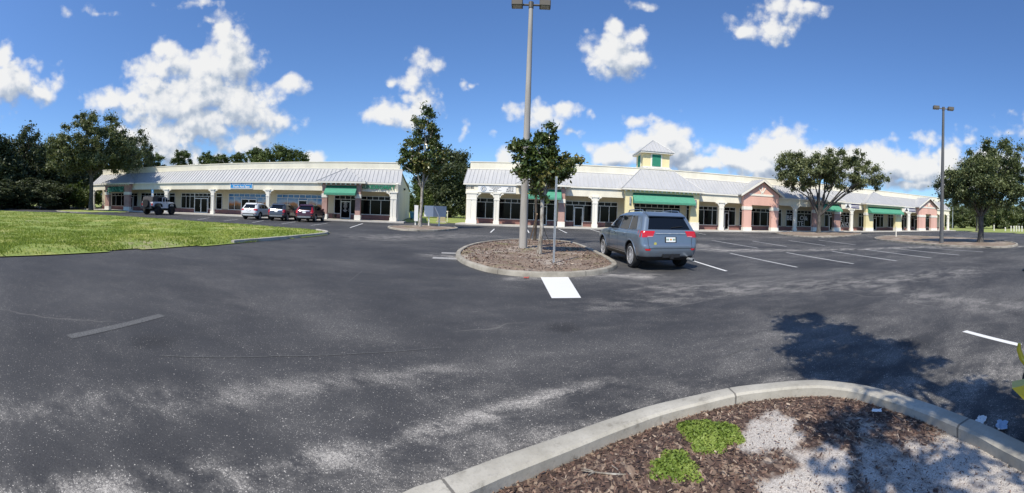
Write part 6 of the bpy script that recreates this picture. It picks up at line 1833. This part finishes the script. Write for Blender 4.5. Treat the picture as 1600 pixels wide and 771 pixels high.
def sky():
    w = bpy.data.worlds.new('World'); scene.world = w; w.use_nodes = True
    nt = NT(w.node_tree); nt.n.clear()
    # density group
    g = bpy.data.node_groups.new('cloud_density', 'ShaderNodeTree')
    g.interface.new_socket('P', in_out='INPUT', socket_type='NodeSocketVector')
    g.interface.new_socket('D', in_out='OUTPUT', socket_type='NodeSocketFloat')
    q = NT(g); gi = q.new('NodeGroupInput'); go = q.new('NodeGroupOutput')
    P0 = gi.outputs[0]
    # warp
    wn = q.noise(P0, 9.0, 2, 0.5, dim='2D', out=1)
    P = q.vmath('ADD', P0, q.vscale(q.vmath('SUBTRACT', wn, (0.5, 0.5, 0.5)), 0.055))
    acc = None
    for x, y, rx, ry, s in CL:
        u, v = uv_of(x, y)
        ku, kv = FOC / rx, FOC / ry
        vec = q.vmath('MULTIPLY_ADD', P, (ku, kv, 0), (-u * ku, -v * kv, 0))
        ln = q.vmath('LENGTH', vec, out=1)
        # s*(1.25-len)
        d = q.math('MULTIPLY_ADD', ln, -0.78 * s - 0.06, 1.12 * s - 0.06)
        acc = d if acc is None else q.math('SMOOTH_MAX', acc, d, 0.18)
    def billow(vec, scale):
        nd = q.new('ShaderNodeTexVoronoi', feature='SMOOTH_F1', voronoi_dimensions='2D')
        q.link(vec, nd.inputs['Vector']); nd.inputs['Scale'].default_value = scale; nd.inputs['Smoothness'].default_value = 0.35
        return q.math('SUBTRACT', 0.52, nd.outputs['Distance'])
    w2 = q.noise(P0, 30.0, 3, 0.55, dim='2D', out=1)
    PW = q.vmath('ADD', P0, q.vscale(q.vmath('SUBTRACT', w2, (0.5, 0.5, 0.5)), 0.020))
    n1 = q.noise(P0, 9.0, 5, 0.58, 0.2, dim='2D')
    n2 = q.noise(P0, 60.0, 5, 0.62, 0.0, dim='2D')
    dd = q.math('ADD', acc, q.math('MULTIPLY_ADD', n1, 1.15, -0.60))
    dd = q.math('ADD', dd, q.math('MULTIPLY', billow(PW, 19.0), 0.62))
    dd = q.math('ADD', dd, q.math('MULTIPLY', billow(PW, 47.0), 0.30))
    dd = q.math('ADD', dd, q.math('MULTIPLY_ADD', n2, 0.42, -0.24))
    q.link(dd, go.inputs[0])
    tc = nt.new('ShaderNodeTexCoord').outputs['Generated']
    sp = nt.new('ShaderNodeSeparateXYZ'); nt.link(tc, sp.inputs[0])
    u = nt.math('ARCTAN2', sp.outputs[0], sp.outputs[1])
    hyp = nt.math('SQRT', nt.math('ADD', nt.math('MULTIPLY', sp.outputs[0], sp.outputs[0]), nt.math('MULTIPLY', sp.outputs[1], sp.outputs[1])))
    v = nt.math('DIVIDE', sp.outputs[2], nt.math('MAXIMUM', hyp, 0.02))
    cb = nt.new('ShaderNodeCombineXYZ'); nt.link(u, cb.inputs[0]); nt.link(v, cb.inputs[1])
    def dens(vec):
        gn = nt.new('ShaderNodeGroup'); gn.node_tree = g; nt.link(vec, gn.inputs[0]); return gn.outputs[0]
    d0 = dens(cb.outputs[0])
    d1 = dens(nt.vmath('ADD', cb.outputs[0], (-0.013, 0.022, 0)))
    alpha = nt.step(d0, -0.08, 0.66)
    d2 = dens(nt.vmath('ADD', cb.outputs[0], (-0.028, 0.055, 0)))
    relief = nt.math('ADD', nt.math('SUBTRACT', d0, d1), nt.math('MULTIPLY', nt.math('SUBTRACT', nt.math('MINIMUM', d0, 1.2), nt.math('MINIMUM', d2, 1.2)), 0.75))
    thick = nt.step(d0, 0.3, 1.5)
    lit = nt.math('ADD', nt.math('MULTIPLY_ADD', relief, 0.72, 0.74), nt.math('MULTIPLY', thick, -0.34), clamp=True)
    ccol = nt.ramp(lit, [(0.0, (0.36, 0.43, 0.56)), (0.45, (0.56, 0.63, 0.73)), (0.78, (0.86, 0.88, 0.91)), (1.0, (0.98, 0.98, 0.97))])
    sk = nt.new('ShaderNodeTexSky', sky_type='NISHITA')
    sk.sun_disc = False; sk.sun_elevation = SUN_EL; sk.sun_rotation = math.atan2(to_sun.x, to_sun.y)
    sk.altitude = 10; sk.air_density = 1.0; sk.dust_density = 0.6; sk.ozone_density = 2.0
    tint = nt.mix(1.0, sk.outputs[0], SKY_TINT, 'MULTIPLY')
    cl = nt.mix(1.0, ccol, (CLOUD_L, CLOUD_L, CLOUD_L * 1.0, 1), 'MULTIPLY')
    up = nt.step(sp.outputs[2], -0.01, 0.02)
    c = nt.mix(nt.math('MULTIPLY', alpha, nt.math('MULTIPLY', up, 0.97)), tint, cl)
    bg = nt.new('ShaderNodeBackground'); nt.link(c, bg.inputs[0]); bg.inputs[1].default_value = SKY_STR
    out = nt.new('ShaderNodeOutputWorld'); nt.link(bg.outputs[0], out.inputs[0])
    w.cycles.sampling_method = 'MANUAL'; w.cycles.sample_map_resolution = 512
SKY_STR = 0.105
CLOUD_L = 6.9
SKY_TINT = (0.69, 0.93, 1.25, 1)
sky()
cd = bpy.data.cameras.new('camera'); cam = bpy.data.objects.new('camera', cd); col.objects.link(cam)
ca, sa = math.cos(ALPHA), math.sin(ALPHA)
rot = Matrix(((ca, -sa, 0), (0, 0, -1), (sa, ca, 0)))  # columns: right, up, back
cam.matrix_world = Matrix.Translation((0, 0, EYE)) @ rot.to_4x4()
cd.type = 'PANO'; cd.panorama_type = 'CENTRAL_CYLINDRICAL'
cd.central_cylindrical_range_u_min = -800.0 / FOC; cd.central_cylindrical_range_u_max = 800.0 / FOC
cd.central_cylindrical_range_v_min = -440.0 / FOC; cd.central_cylindrical_range_v_max = 331.0 / FOC
cd.central_cylindrical_radius = 1.0
cd.clip_start = 0.05; cd.clip_end = 5000
scene.camera = cam
vs = scene.view_settings
vs.view_transform = 'Standard'; vs.look = 'None'; vs.exposure = 0.35; vs.gamma = 1.0; vs.use_curve_mapping = False
scene.cycles.max_bounces = 6; scene.cycles.transparent_max_bounces = 4
